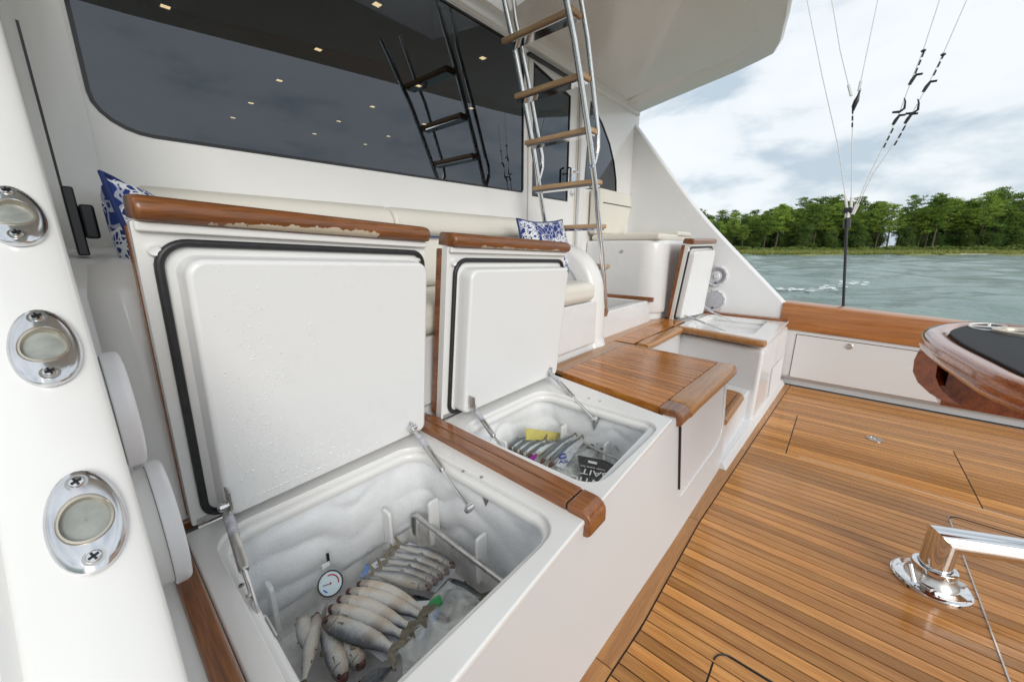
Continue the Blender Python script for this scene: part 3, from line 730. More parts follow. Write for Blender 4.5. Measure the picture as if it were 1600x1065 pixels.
for nm, lp in (('window', win), ('door_window', doorL), ('side_window', qw)):
    fr = MB().plate(lp, [inset(lp, .012)], wl(-.003), wl(.05)).build(nm, FRIT, bul, smooth=20)
    MB().add([(p[0], YW+.004, p[1]) for p in inset(lp, .011)], [tuple(range(len(lp)))]).build('pane', GLASS, fr, fix=False)
# door leaf joints, hinge post, handle
dj = MB()
for x_ in (2.50, 3.20): dj.box(x_, YW-.004, .9, x_+.012, YW-.0015, 2.70)
dj.build('door_joint', MATS['pale_seam'], bul)
MB().box(3.225, YW-.045, .9, 3.30, YW-.003, 2.74).build('door_post', GELW, bul, bevel=.012, seg=3)
dh = MB().box(3.12, YW-.018, 1.845, 3.185, YW-.003, 1.985).build('door_handle', CHROME, bul, bevel=.004)
MB().tube([(3.15, YW-.018, 1.96), (3.15, YW-.06, 1.95), (3.10, YW-.062, 1.94), (3.09, YW-.05, 1.94)], .009, 8).build('lever', CHROME, dh)
MB().lathe((3.15, YW-.004, 1.78), (0, -1, 0), [(.022, 0), (.022, .012), (.012, .016)], 16).build('lock', CHROME, dh)
MB().tube([(3.045, YW-.015, 1.83), (3.045, YW-.05, 1.84), (3.045, YW-.05, 1.97), (3.045, YW-.015, 1.98)], .009, 8).build('door_pull', BLACK, bul)
# header trims
MB().extr([(-.1, YW-.002, 2.70), (-.1, YW-.03, 2.715), (-.1, YW-.03, 2.80), (-.1, YW-.002, 2.80)], (4.55, 0, 0)).build('header', GELCEIL, bul, bevel=.004)
MB().box(2.48, YW-.034, 2.655, 3.28, YW-.003, 2.672).build('drip_gutter', BLACK, bul)
# port inside corner: vertical round fillet, sliding panel with latch
q = MB(); q.loft([[(-.06+.22*(1-math.cos(R(a))) if False else .14-.14*math.cos(R(a))+.0, YW-.004-.20+.20*math.sin(R(a)), z) for a in range(0, 91, 9)] for z in (.62, 1.2, 2.0, 2.75)], caps=False, closed_u=False)
q.build('corner_fillet', GELWALL, bul, smooth=180)
sl = MB().box(.026, 1.45, 1.33, .031, 1.455, 1.78).build('sliding_panel_edge', BLACK, bul)
MB().hexa([(.026, 1.40, 1.28), (.046, 1.40, 1.28), (.046, 1.46, 1.28), (.026, 1.46, 1.28)], [(.026, 1.42, 1.44), (.046, 1.42, 1.44), (.046, 1.47, 1.44), (.026, 1.47, 1.44)]).build('latch_body', BLACK, sl, bevel=.004)
MB().box(.046, 1.405, 1.32, .072, 1.44, 1.40).build('latch_knob', BLACK, sl, bevel=.006)
# cabin interior
cab = struct('cabin_interior', (2.2, 4.2, .62), 'dark saloon behind the tinted windows')
MB().box(-.1, YW+.10, .62, 4.5, 6.4, .66).build('floor', INTERIOR, cab)
MB().box(-.1, YW+.06, 2.78, 4.5, 6.4, 2.82).build('ceiling', INTERIOR, cab)
MB().box(-.14, YW+.06, .62, -.1, 6.4, 2.82).build('side_wall', INTERIOR, cab)
MB().box(4.5, YW+.06, .62, 4.54, 6.4, 2.82).build('side_wall', INTERIOR, cab)
MB().box(-.1, 6.4, .62, 4.5, 6.44, 2.82).build('forward_wall', INTERIOR, cab)
lights = [(1.57, 2.47), (1.57, 3.32), (1.58, 4.16), (1.59, 5.0), (1.60, 5.7), (.71, 3.5), (2.49, 2.46), (2.48, 3.3), (2.48, 4.13), (2.47, 4.89), (2.50, 5.65), (3.21, 3.36), (3.21, 4.2), (3.21, 5.0), (3.22, 5.64)]
pl = None
COLN = {0: 'at far left above the near lid', 1: 'in the left main column', 2: 'in the middle column beside the reflected ladder', 3: 'in the right hand column'}
ROWN = {0: 'nearest the window', 1: 'second from the window', 2: 'third from the window', 3: 'fourth from the window', 4: 'deepest in the cabin'}
for (lx, ly) in lights:
    lab = 'square warm ceiling downlight %s, %s' % (COLN[0 if lx < 1 else 1 if lx < 2 else 2 if lx < 3 else 3], ROWN[int(round((ly-2.47)/.81))])
    if pl is None:
        pl = thing('ceiling_light', (lx, ly, 2.779), lab, 'ceiling light', 'square downlights in the cabin ceiling')
        MB().plate(rrect(lx-.034, ly-.034, lx+.034, ly+.034, .006, 2), [rrect(lx-.024, ly-.024, lx+.024, ly+.024, .004, 2)], lambda u, v: (u, v, 2.768), lambda u, v: (u, v, 2.7795)).build('bezel', STEEL, pl)
        MB().box(lx-.025, ly-.025, 2.772, lx+.025, ly+.025, 2.776).build('lens', LAMP, pl)
    else:
        c = copy_tree(pl); c.location = (lx, ly, 2.779); c['label'] = lab
# overhang
ov = struct('flybridge_overhang', (2.2, 1.2, 2.9), 'white flybridge overhang above the mezzanine')
def oz(y): return 2.765+.135*min(1.15, max(0, (2.0-y)))-.10*max(0, .85-y)
aft = [(4.47, 2.06), (4.40, 1.55), (4.36, 1.05), (4.32, .86), (4.22, .74), (4.0, .665), (3.6, .585), (3.0, .49), (2.2, .37), (1.4, .24), (.6, .10), (.1, .05), (-.25, .10), (-.4, .4), (-.45, 2.06)]
hole = [(1.32, 1.32), (2.18, 1.32), (2.18, 1.93), (1.32, 1.93)]
lip = inset([p for p in aft][::-1], .0)
MB().plate(aft[::-1][::-1], [hole], lambda u, v: (u, v, oz(v)), lambda u, v: (u, v, 3.24)).build('underside', GELCEIL, ov, smooth=25)
# raised border lip along the outer edge
def lipring():
    n = len(aft); q = MB(); rings = []
    c0 = Vector((2.2, 1.6))
    for i, p in enumerate(aft):
        v = Vector(p); d = (c0-v); L_ = d.length; d.normalize()
        i1 = v+d*.05; i2 = v+d*.30; i3 = v+d*.36; o1 = v-d*.03
        rings.append([(o1.x, o1.y, oz(v.y)+.10), (o1.x, o1.y, oz(v.y)-.005), (v.x, v.y, oz(v.y)-.03), (i1.x, i1.y, oz(i1.y)-.036), (i2.x, i2.y, oz(i2.y)-.030), (i3.x, i3.y, oz(i3.y)+.002)])
    q.loft(rings, caps=False, closed_u=False); return q
lipring().build('edge_lip', GELCEIL, ov, smooth=30)
MB().loft([[(p[0]-(p[0]-2.2)*f, p[1]+(1.5-p[1])*f, z) for p in aft[1:-1]] for f, z in ((-.012, oz(.8)+.06), (-.025, 3.0), (-.035, 3.25), (-.03, 3.6))], caps=False, closed_u=False).build('coaming', GEL, ov, smooth=60)
q = MB(); 
for a, b in zip(hole, hole[1:]+hole[:1]):
    pass
hr = [[(u, v, z) for u, v in hole] for z in (2.80, 3.26)]
for i, (lx, ly) in enumerate([(3.13, 1.22), (2.35, 1.02), (1.55, .98)]):
    t = thing('overhang_light', (lx, ly, oz(ly)), ['round white downlight glowing in the overhang at right of the ladder', 'round downlight in the overhang above the platform', 'round downlight in the overhang above the bait bins'][i], 'ceiling light', 'round downlights in the overhang')
    MB().lathe((lx, ly, oz(ly)+.002), (0, 0, -1), [(.052, 0), (.052, .006), (.044, .010), (.036, .008), (.036, .004)], 24, caps=False).build('bezel', CHROME, t)
    MB().lathe((lx, ly, oz(ly)-.005), (0, 0, -1), [(.037, 0), (.03, .004), (.0001, .006)], 20).build('lens', LAMPW, t)

# ------------------------------------------------------------------ mezzanine: floor and settee
ZM = .62
mez = struct('mezzanine_floor', (2.2, 1.2, ZM), 'raised mezzanine floor')
MB().box(-.05, 1.16, .45, 2.45, 2.0, .612).build('floor_base', GELW, mez)
MB().box(2.42, .98, .1, XW-.006, 2.0, .606).build('floor_base', GELW, mez)
MB().box(.04, 1.14, .612, .862, 1.235, .640).build('teak_border', VARN_X, mez, bevel=.006)

def bin_body(name, x0b, x1b, x0f, x1f, label, hole, ztop=.62, depth=.40, front=True):
    """bait freezer let into the mezzanine front; corners given at the back and at the front edge"""
    root = thing(name, ((x0f+x1f)/2, .6, 0), label, 'bait freezer', 'freezer bins along the mezzanine front')
    return root
ZT = .622
def coaming(root, pts, hole, zt, depth, yfloor=None, name='coaming'):
    q = MB(); n = 6
    q.plate(pts, [hole], lambda u, v: (u, v, zt), lambda u, v: (u, v, zt-.018)); c = q.build(name, GEL, root, bevel=.006, seg=2, smooth=30)
    return c
def liner(root, hole, zt, depth, inset_=.012, frost=True):
    """inner tub with a stepped lip and frosted wavy walls"""
    cx_ = sum(p[0] for p in hole)/len(hole); cy_ = sum(p[1] for p in hole)/len(hole)
    lp = inset(hole, inset_*-1 if False else .0)
    # densify
    D = []
    for i in range(len(hole)):
        a, b = Vector(hole[i]), Vector(hole[(i+1) % len(hole)]); k = max(1, int((b-a).length/.012))
        D += [a.lerp(b, t/k) for t in range(k)]
    n = len(D); rings = []
    def off(i, d):
        a, c = D[i-1], D[(i+1) % n]; t = (c-a).normalized(); nn = Vector((-t.y, t.x)); return D[i]+nn*d     # loops run counter-clockwise: nn points inward
    prof = [(-.012, -.0165), (.008, -.0165), (.014, -.018), (.018, -.023), (.020, -.034), (.016, -.045)]
    for d, h in prof: rings.append([(*off(i, d), zt+h) for i in range(n)])
    zz = np.linspace(-.05, -depth, 44); ss = [0]
    for i in range(1, n): ss.append(ss[-1]+(D[i]-D[i-1]).length)
    rr = random.Random(int(cx_*100))
    ph = [rr.random()*6 for _ in range(6)]
    P = ss[-1]+(D[0]-D[-1]).length
    rings2 = [rings[-1]]
    for h in zz:
        ring = []
        for i in range(n):
            s = ss[i]*2*math.pi/P
            w = .035*math.sin(3*s+ph[0])+.02*math.sin(7*s+ph[1])+.010*math.sin(13*s+ph[2])
            ridge = (abs(math.sin((h+w)*math.pi/.115+ph[3])))**.8*(.65+.35*math.sin(4*s+ph[5]+9*h)) if frost else 0
            env = min(1, max(0, (-h-.04)/.05))*min(1, max(0, (depth+h+.10)/.12))
            d = -.006+.019*ridge*env*(.75+.25*math.sin(5*s+ph[4])) if frost else -.004
            ring.append((*off(i, d), zt+h))
        rings2.append(ring)
    q = MB(); q.loft(rings, caps=False); l = q.build('lip', GEL, root, smooth=45)
    q = MB(); q.loft(rings2, caps=False); q.add(rings2[-1], [tuple(range(n))]); q.build('liner', FROST if frost else LINER, root, smooth=70)
    return l
def strut(root, a, b, r=.0105, part=.56):
    a, b = Vector(a), Vector(b); t = (b-a).normalized(); m_ = a.lerp(b, part)
    s = MB().tube([a+t*.012, a+t*.03, m_-t*.004, m_], [r*.6, r, r, r*.8], 12).build('gas_strut', STEEL, root)
    MB().tube([m_, b-t*.012], r*.48, 10).build('rod', CHROME, s)
    for p in (a, b):
        MB().lathe(p-Vector((r*1.1, 0, 0)), (1, 0, 0), [(r*.5, -r*.4), (r*1.05, 0), (r*1.2, r*1.1), (r*1.05, r*2.2), (r*.5, r*2.6)], 12).build('ball_end', CHROME, s)
    MB().tube([a.lerp(b, part*.22), a.lerp(b, part*.5)], r*1.04, 12, caps=False).build('sticker', SPKG, s)
def lid(root, hl, hr, tl, tr, plug_in=.075, plug_d=.070, worn=None, nose=True, wear=(.06, .80)):
    """open lid: hinge-left, hinge-right, top-left, top-right (inner face); normal faces aft"""
    hl, hr, tl, tr = map(Vector, (hl, hr, tl, tr)); u = ((hr-hl)+(tr-tl))/2; Wd = u.length; u.normalize(); w = ((tl-hl)+(tr-hr))/2; Hh = w.length; w.normalize()
    n = u.cross(w).normalized()          # u right, w up -> n towards the camera (aft)
    if n.y > 0: n = -n
    def P(s, t, d): return hl.lerp(hr, s/Wd).lerp(tl.lerp(tr, s/Wd), t/Hh)+n*d
    ld = MB().plate(rrect(0, 0, Wd, Hh, .006, 2), [], lambda a, b: P(a, b, 0), lambda a, b: P(a, b, -.032)).build('lid', GEL, root, bevel=.004)
    MB().plate(rrect(-.002, .01, Wd+.002, Hh-.01, .006, 2), [], lambda a, b: P(a, b, -.034), lambda a, b: P(a, b, -.060)).build('teak_facing', VARN_Y, ld, bevel=.003)
    # plug: flat panel with a small edge radius, reaching down to the hinge
    pi = plug_in; q = MB(); R0 = .040; pb_ = .018
    def rr_(d, r): return rrect(pi+d, pb_+d*.6, Wd-pi*.55-d, Hh-pi*1.12-d, (r*.6, r*.6, r, r), 7)
    rings = [[P(a, b, h) for a, b in rr_(d, r)] for d, r, h in ((0, R0, -.002), (.002, R0, plug_d*.30), (.004, R0-.001, plug_d*.80), (.006, R0-.003, plug_d*.92), (.010, R0-.006, plug_d*.98), (.015, R0-.010, plug_d))]
    q.loft(rings, caps=False); q.add(rings[-1], [tuple(range(len(rings[-1])))]); q.build('plug', GELDROP, ld, smooth=60)
    gx0, gx1, gy1 = pi-.026, Wd-pi*.55+.016, Hh-pi*1.12+.024
    g0 = [(gx0+.075, .012)]+[(gx0+.04-.04*math.sin(R(a)), .052-.04*math.cos(R(a))) for a in range(0, 91, 15)]+[(gx0, t) for t in np.linspace(.08, gy1-.06, 8)]+[(gx0+.055-.055*math.cos(R(a)), gy1-.055+.055*math.sin(R(a))) for a in range(10, 91, 10)]+[(t, gy1) for t in np.linspace(gx0+.09, gx1-.06, 8)]+[(gx1-.04+.04*math.sin(R(a)), gy1-.04+.04*math.cos(R(a))) for a in range(10, 91, 10)]+[(gx1, .03)]
    MB().tube([P(a, b, .005) for a, b in g0], .0088, 10).build('gasket', RUBBER, ld, smooth=60)
    # raised flange ridge under the nosing
    MB().plate([(0.004, Hh-.020), (Wd-.004, Hh-.020), (Wd-.004, Hh), (0.004, Hh)], [], lambda a, b: P(a, b, .016), lambda a, b: P(a, b, -.002)).build('flange', GEL, ld, bevel=.005)
    for s in (.028, Wd-.020):
        MB().lathe(P(s, Hh-.056, 0), n, [(.013, 0), (.013, .006), (.010, .010), (.005, .008)], 16).build('bumper', POLY, ld)
    if nose:
        prof = [(-.062, .002)] + [(-.062+.012*(1-math.cos(R(a))), .052*math.sin(R(a))*.85+.004) for a in (30, 60, 90)] + [(.005, .049)] + [(.012+.026*math.cos(R(a)), .022+.026*math.sin(R(a))) for a in (75, 50, 25, 0, -25, -50)] + [(.018, 0.0)]
        rings = []
        for s, k in ((.004, .86), (.008, .96), (.016, 1), *[(Wd*z/24, 1) for z in range(1, 24)], (Wd-.018, 1), (Wd-.006, .95), (Wd+.002, .72)):
            rings.append([P(s, Hh+.022+(t-.022)*k, -.02+(d+.02)*k) for d, t in prof])
        q = MB(); q.loft(rings); no = q.build('nosing', worn or WORN1, ld, smooth=50, fix=True)
        ca = no.data.color_attributes.new('wear', 'FLOAT_COLOR', 'POINT'); L0, L1 = wear
        for i, v in enumerate(no.data.vertices):
            p = Vector(v.co)+wloc(no)-hl; s_ = p.dot(u)/Wd; t_ = p.dot(w)-Hh; d_ = p.dot(n)
            k = max(0, min(1, (d_-.008)/.016))*max(0, min(1, (.046-t_)/.030))*max(0, min(1, (s_-L0)/.1))*max(0, min(1, (L1-s_)/.12))
            ca.data[i].color = (k, k, k, 1)
    # piano hinge
    MB().tube([P(0.01, -.006, .004), P(Wd-.01, -.006, .004)], .0055, 8).build('hinge', STEEL, ld)
    MB().plate([(0.01, 0), (Wd-.01, 0), (Wd-.01, .016), (.01, .016)], [], lambda a, b: P(a, b, .0022), lambda a, b: P(a, b, .0002)).build('hinge_leaf', STEEL, ld)
    for k in range(7):
        s = .05+(Wd-.1)*k/6; screw(P(s, .008, .002), n, .0035, ld, STEEL)
    return ld, P
def bracket(root, p, d, w=.018, h=.05):
    p = Vector(p); MB().box(p.x-.003, p.y-w, p.z-h/2, p.x+.003, p.y+w, p.z+h/2).build('strut_bracket', STEEL, root, bevel=.002)

# --- bin 1 (nearest)
def front_panel(root, xa, xb, zt, mats=None, name='front_panel', zb=0.0, back=None):
    n = 10; q = MB(); rings = []
    for k in range(n+1):
        x_ = xa+(xb-xa)*k/n; yb, yt = lerp(YB, x_), lerp(YT, x_)
        rings.append([(x_, yb, zb), (x_, yb+(yt-yb)*.93+.001, zt-.03), (x_, yt+.002, zt-.012), (x_, yt+.055, zt-.012), (x_, yb+.05, zb)])
    q.loft(rings); return q.build(name, GELMIST, root, smooth=40)
b1 = thing('bait_freezer', (.43, .75, 0), 'open white freezer bin nearest the camera, holding a steel tray of fanned bait fish', 'bait freezer', 'freezer bins along the mezzanine front')
front_panel(b1, -.05, .7765, ZT)
hole1 = rrect(.112, .438, .706, 1.062, .085, 8)
c1 = coaming(b1, [(.069, lerp(YT, .069)), (.29, lerp(YT, .29)), (.5, lerp(YT, .5)), (.762, lerp(YT, .762)), (.792, 1.145), (.069, 1.118)], hole1, ZT, .4)
liner(b1, hole1, ZT, .40)
ld1, P1 = lid(b1, (.088, 1.118, ZT+.008), (.797, 1.150, ZT+.008), (.098, 1.078, 1.352), (.818, 1.098, 1.318), plug_in=.056, plug_d=.062)
q = MB(); rb = random.Random(4); Wl, Hl = .715, .72
for k in range(1300):
    a = min(.62, max(.10, rb.gauss(.24, .085))); b_ = min(.64, max(.05, rb.gauss(.20, .13))) if k < 1000 else rb.uniform(.05, .62)
    if k >= 1000: a = rb.uniform(.09, .64)
    r_ = rb.uniform(.0008, .0030)*(1 if k < 1000 else .7); c_ = P1(a, b_, .0618); nn_ = P1(a, b_, .07)-c_
    q.lathe(c_, nn_, [(r_, 0), (r_*.85, r_*.5), (r_*.4, r_*.8)], 7)
BEAD = mat('water_beads', (.82, .83, .83), .04, coat=1.0)
wb = q.build('water_beads', BEAD, ld1, smooth=180); wb['kind'] = 'stuff'
bracket(b1, aY(357, 778, 1.04), 0); strut(b1, aY(352, 790, 1.05), aZ(414, 998, .585), part=.55)
bracket(b1, aY(640, 668, 1.08), 0); strut(b1, aY(645, 668, 1.06), aZ(733, 793, .575), part=.58)
for (x_, y_, z_) in ((.690, .712, .565), (.118, .72, .57)): MB().extr([(x_+.012, y_-.03, ZT-.02), (x_+.012, y_+.03, ZT-.02), (x_+.012, y_, z_-.03)], (.004, 0, 0)).build('strut_bracket', STEEL, b1, bevel=.001)
for p in ((.695, .80), (.710, .735), (.118, .84), (.120, .80)):
    MB().lathe((*p, ZT), (0, 0, 1), [(.0055, 0), (.0055, .002), (.002, .003)], 10).build('screw', STEEL, b1)
# moulded slot posts
def slot_post(root, x_, y_, z_, h, nx, ny):
    t = Vector((-ny, nx, 0)); nrm = Vector((nx, ny, 0)); b = Vector((x_, y_, z_)); w = .006
    prof = [(0, 0)]+[(.040-.012+.012*math.cos(R(a)), h-.012+.012*math.sin(R(a))) for a in range(0, 91, 30)]+[(0, h)]
    prof = [(0, 0), (.040, 0)]+prof[1:]
    MB().extr([b+nrm*d+Vector((0, 0, z))-t*w for d, z in prof], t*2*w).build('slot_post', POLY, root, bevel=.003)
for a in ((.55, 1.045, .30, .15, 0, -1), (.20, 1.045, .27, .16, 0, -1), (.688, .93, .30, .17, -1, 0), (.688, .70, .30, .16, -1, 0), (.13, .95, .27, .15, 1, 0)): slot_post(b1, *a)
MB().box(.345, 1.012, .395, .352, 1.018, .43).build('drain_tube', BLACK, b1)

# --- bin 2
b2 = thing('bait_freezer', (1.2, .75, 0), 'open white freezer bin beside the teak platform, packed with clear bags of bait', 'bait freezer', 'freezer bins along the mezzanine front')
front_panel(b2, .7765, 1.5465, ZT)
hole2 = rrect(.890, .448, 1.425, 1.035, .08, 8)
c2 = coaming(b2, [(.848, lerp(YT, .848)), (1.15, lerp(YT, 1.15)), (1.505, lerp(YT, 1.505)), (1.655, 1.145), (.868, 1.128)], hole2, ZT, .4)
liner(b2, hole2, ZT, .36)
ld2, P2 = lid(b2, (.872, 1.128, ZT+.008), (1.648, 1.138, ZT+.008), (.905, 1.085, 1.302), (1.668, 1.085, 1.276), plug_in=.062, plug_d=.062, wear=(.12, 1.05))
bracket(b2, aY(737, 628, 1.045), 0); strut(b2, aY(738, 634, 1.055), (.915, .78, .55), part=.55)
bracket(b2, aY(858, 580, 1.07), 0); strut(b2, aY(858, 580, 1.065), aZ(929, 655, .58), part=.58)
MB().extr([(1.413, .70, ZT-.02), (1.413, .77, ZT-.02), (1.413, .735, .50)], (.004, 0, 0)).build('strut_bracket', STEEL, b2, bevel=.001)
for p in ((1.47, .80), (1.475, .745), (.118, .84)): MB().lathe((*p, ZT), (0, 0, 1), [(.0055, 0), (.0055, .002), (.002, .003)], 10).build('screw', STEEL, b2)
for a in ((1.10, 1.02, .34, .15, 0, -1), (.91, .95, .33, .16, 1, 0), (1.412, .88, .33, .16, -1, 0), (1.412, .66, .33, .15, -1, 0)): slot_post(b2, *a)

# --- teak divider between the bins, strip at the port end
def divider(xb0, xb1, xf0, xf1, yb, yf, label, zt=.645, nb=2):
    root = thing('teak_divider', ((xf0+xf1)/2, (yb+yf)/2, .6), label, 'teak trim', 'varnished teak strips between the freezer bins')
    for k in range(nb):
        s0, s1 = k/nb, (k+1)/nb
        xa, xc = xb0+(xb1-xb0)*s0, xb0+(xb1-xb0)*s1; xd, xe = xf0+(xf1-xf0)*s0, xf0+(xf1-xf0)*s1
        MB().hexa([(xd+.0015, yf, ZT-.012), (xe-.0015, yf, ZT-.012), (xc-.0015, yb, ZT-.012), (xa+.0015, yb, ZT-.012)], [(xd+.0015, yf, zt), (xe-.0015, yf, zt), (xc-.0015, yb, zt), (xa+.0015, yb, zt)]).build('plank', VARN_Y, root, bevel=.003)
    MB().hexa([(xf0+.004, yf-.01, ZT-.01), (xf1-.004, yf-.01, ZT-.01), (xb1-.004, yb, ZT-.01), (xb0+.004, yb, ZT-.01)], [(xf0+.004, yf-.01, zt-.004), (xf1-.004, yf-.01, zt-.004), (xb1-.004, yb, zt-.004), (xb0+.004, yb, zt-.004)]).build('caulk_joint', CAULK, root)
    yo = yf-.078
    prof = [(yf-.004, zt)]+[(yo+.035-.035*math.sin(R(a)), zt-.035+.035*math.cos(R(a))) for a in (0, 20, 45, 70, 90)]+[(yo, zt-.062), (yo+.008, zt-.074), (yo+.022, zt-.076), (yo+.034, zt-.068), (yo+.040, zt-.03), (yf-.004, zt-.03)]
    MB().loft([[(x_, a, b) for a, b in prof] for x_ in (xf0, xf1)]).build('nosing', VARN_Y, root, bevel=.007, seg=3)
    return root
divider(.772, .862, .750, .838, 1.165, .462, 'two plank teak strip with rounded nose between the two open freezers')
dl_ = thing('teak_divider', (.06, .7, .6), 'single teak strip at the port end of the near freezer, under the wing', 'teak trim', 'varnished teak strips between the freezer bins')
MB().box(.029, .33, ZT-.012, .0665, 1.12, .642).build('plank', VARN_Y, dl_, bevel=.006)
MB().box(-.45, .12, 0, .0288, 1.6, ZT+.012).build('base', GEL, dl_)

# --- closed platform (third bin lid) with planks
pf = thing('teak_platform', (2.05, .78, 0), 'closed caulked teak platform lid between the open freezers and the steps', 'platform')
ZP = .636
nb0, nf0 = (1.690, 1.165), (1.560, .505); nb1, nf1 = (2.515, 1.165), (2.445, .478)      # near edge back/front, far edge back/front
MB().hexa([(nf0[0]+.01, .50, .30), (nf1[0]-.03, .48, .30), (nb1[0]-.02, 1.17, .30), (nb0[0]+.01, 1.17, .30)], [(nf0[0]+.01, .50, ZP-.008), (nf1[0]-.02, .475, ZP-.008), (nb1[0]-.02, 1.17, ZP-.008), (nb0[0]+.01, 1.17, ZP-.008)]).build('caulk_bed', CAULK, pf)
front_panel(pf, 1.5465, 2.41, ZP-.03)
MB().box(1.56, .47, .0, 2.405, 1.1, .32).build('body', GELW, pf)
np_ = 17
for k in range(np_):
    s0, s1 = k/np_, (k+1)/np_; g = .0022
    def X_(s, v): a = nb0[0]+(nb1[0]-nb0[0])*s; b = nf0[0]+(nf1[0]-nf0[0])*s; return b+(a-b)*v
    yb0, yf0 = 1.085, lerp([(0, nf0[1]), (1, nf1[1])], (s0+s1)/2)+.006
    vb = (yb0-.49)/(1.165-.49)
    z0, z1 = ZP-.035, ZP
    MB().hexa([(X_(s0, 0)+g, yf0, z0), (X_(s1, 0)-g, yf0, z0), (X_(s1, vb)-g, yb0, z0), (X_(s0, vb)+g, yb0, z0)], [(X_(s0, 0)+g, yf0, z1), (X_(s1, 0)-g, yf0, z1), (X_(s1, vb)-g, yb0, z1), (X_(s0, vb)+g, yb0, z1)]).build('plank', TEAK_P, pf, smooth=0)
MB().hexa([(1.675, 1.090, ZP-.02), (2.50, 1.090, ZP-.02), (2.515, 1.19, ZP-.02), (1.695, 1.19, ZP-.02)], [(1.675, 1.090, ZP+.001), (2.50, 1.090, ZP+.001), (2.515, 1.19, ZP+.001), (1.695, 1.19, ZP+.001)]).build('back_plank', TEAK_X, pf, bevel=.002)
MB().hexa([(1.69, 1.086, ZP-.003), (2.50, 1.086, ZP-.003), (2.50, 1.0895, ZP-.003), (1.69, 1.0895, ZP-.003)], [(1.69, 1.086, ZP+.0015), (2.50, 1.086, ZP+.0015), (2.50, 1.0895, ZP+.0015), (1.69, 1.0895, ZP+.0015)]).build('hinge_line', STEEL, pf)
def nosing_x(root, xa, ya, xb, yb_, zt, m, wid=.10, cut=None, name='front_nosing'):
    """rounded teak nosing running athwart: inner edge (xa,ya)-(xb,yb_)"""
    q = MB(); rings = []
    N_ = 8
    for k in range(N_+1):
        s = k/N_; x_ = xa+(xb-xa)*s; yi = ya+(yb_-ya)*s; yo = yi-wid; e = 1.0
        if k in (0, N_): e = .86
        prof = [(yi, zt)]+[(yo+.035-.035*math.sin(R(a)), zt-.035+.035*math.cos(R(a))) for a in (0, 20, 45, 70, 90)]+[(yo, zt-.052), (yo+.008, zt-.064), (yo+.022, zt-.066), (yo+.034, zt-.06), (yo+.040, zt-.03), (yi, zt-.03)]
        cy_, cz_ = yi-.05, zt-.02
        rings.append([(x_, cy_+(a-cy_)*e, cz_+(b-cz_)*e) for a, b in prof])
    rings.insert(1, [(rings[0][0][0]+.010*(1 if xb > xa else -1), b, c) for a, b, c in rings[1]]); rings.insert(len(rings)-1, [(rings[-1][0][0]-.010*(1 if xb > xa else -1), b, c) for a, b, c in rings[-2]])
    q.loft(rings); return q.build(name, m, root, smooth=45)
nosing_x(pf, 1.545, .508, 1.66, .505, ZP, VARN_X); nosing_x(pf, 1.6635, .505, 2.46, .478, ZP, TEAK_X)
# drain channel and recessed panel line on the platform front
def fpt(x_, z, d=-.003): yb, yt = lerp(YB, x_), lerp(YT, x_); return Vector((x_, yb+(yt-yb)*z/ZT*.93+d, z))
q = MB(); q.tube([fpt(1.585, .56, -.002), fpt(1.60, .40, -.002), fpt(1.615, .25, -.002)], .0055, 8); q.build('drain_slot', CAULK, pf)
q = MB()
for k in range(26): z = .255+.31*k/26; q.lathe(fpt(1.585+(.565-z)*.095, z, -.005), (0, -1, 0), [(.0045, 0), (.0025, .003)], 6)
q.build('drain_beads', VARN_Y, pf)
MB().tube([fpt(1.64, .20, -.001), fpt(2.20, .20, -.001), fpt(2.31, .22, -.001), fpt(2.345, .27, -.001), fpt(2.35, .57, -.001)], .004, 6).build('panel_groove', GEL, pf)

# --- steps recess and starboard corner bin
st = thing('boarding_step', (2.7, .6, 0), 'teak topped step down to the cockpit beside the platform', 'step')
MB().box(2.412, .396, 0, 3.22, 1.0, .262).build('riser', GELW, st, bevel=.01)
MB().box(2.41, .40, .262, 2.94, .98, .30).build('tread', TEAK_P, st, bevel=.004)
q = MB().tube([(2.41, .405, .283), (2.90, .405, .283), (2.945, .42, .283), (2.965, .46, .283), (2.965, .98, .283)], .021, 12); q.build('tread_nosing', TEAK_X, st, smooth=60)
MB().box(2.41, .43, .2985, 2.92, .434, .3015).build('caulk_line', CAULK, st)
MB().box(2.40, .985, .0, 3.4, 1.03, .612).build('back_riser', GELW, st)
plh = MB().hexa([(2.36, .345, 0), (XW-.01, .262, 0), (XW-.01, .42, 0), (2.36, .42, 0)], [(2.36, .365, .045), (XW-.01, .29, .045), (XW-.01, .42, .045), (2.36, .42, .045)]).build('plinth', GELW, st, bevel=.006)

b3 = thing('bait_freezer', (3.8, .7, 0), 'far corner freezer bin by the starboard speakers with its lid raised', 'bait freezer', 'freezer bins along the mezzanine front')
x3a, x3b = 3.20, 3.40
q = MB(); q.hexa([(3.14, .345, 0.0), (XW-.008, .30, 0), (XW-.008, 1.05, 0), (3.36, 1.05, 0)], [(3.185, .345, ZT-.046), (XW-.008, .315, ZT-.046), (XW-.008, 1.05, ZT-.046), (3.39, 1.05, ZT-.046)]); q.build('body', GELW, b3, bevel=.03, seg=4)
hole3 = rrect(3.50, .47, 4.27, .98, .06, 6)
coaming(b3, [(3.205, .345), (XW-.01, .318), (XW-.01, 1.055), (3.395, 1.05)], hole3, ZT, .3)
liner(b3, hole3, ZT, .25, frost=False)
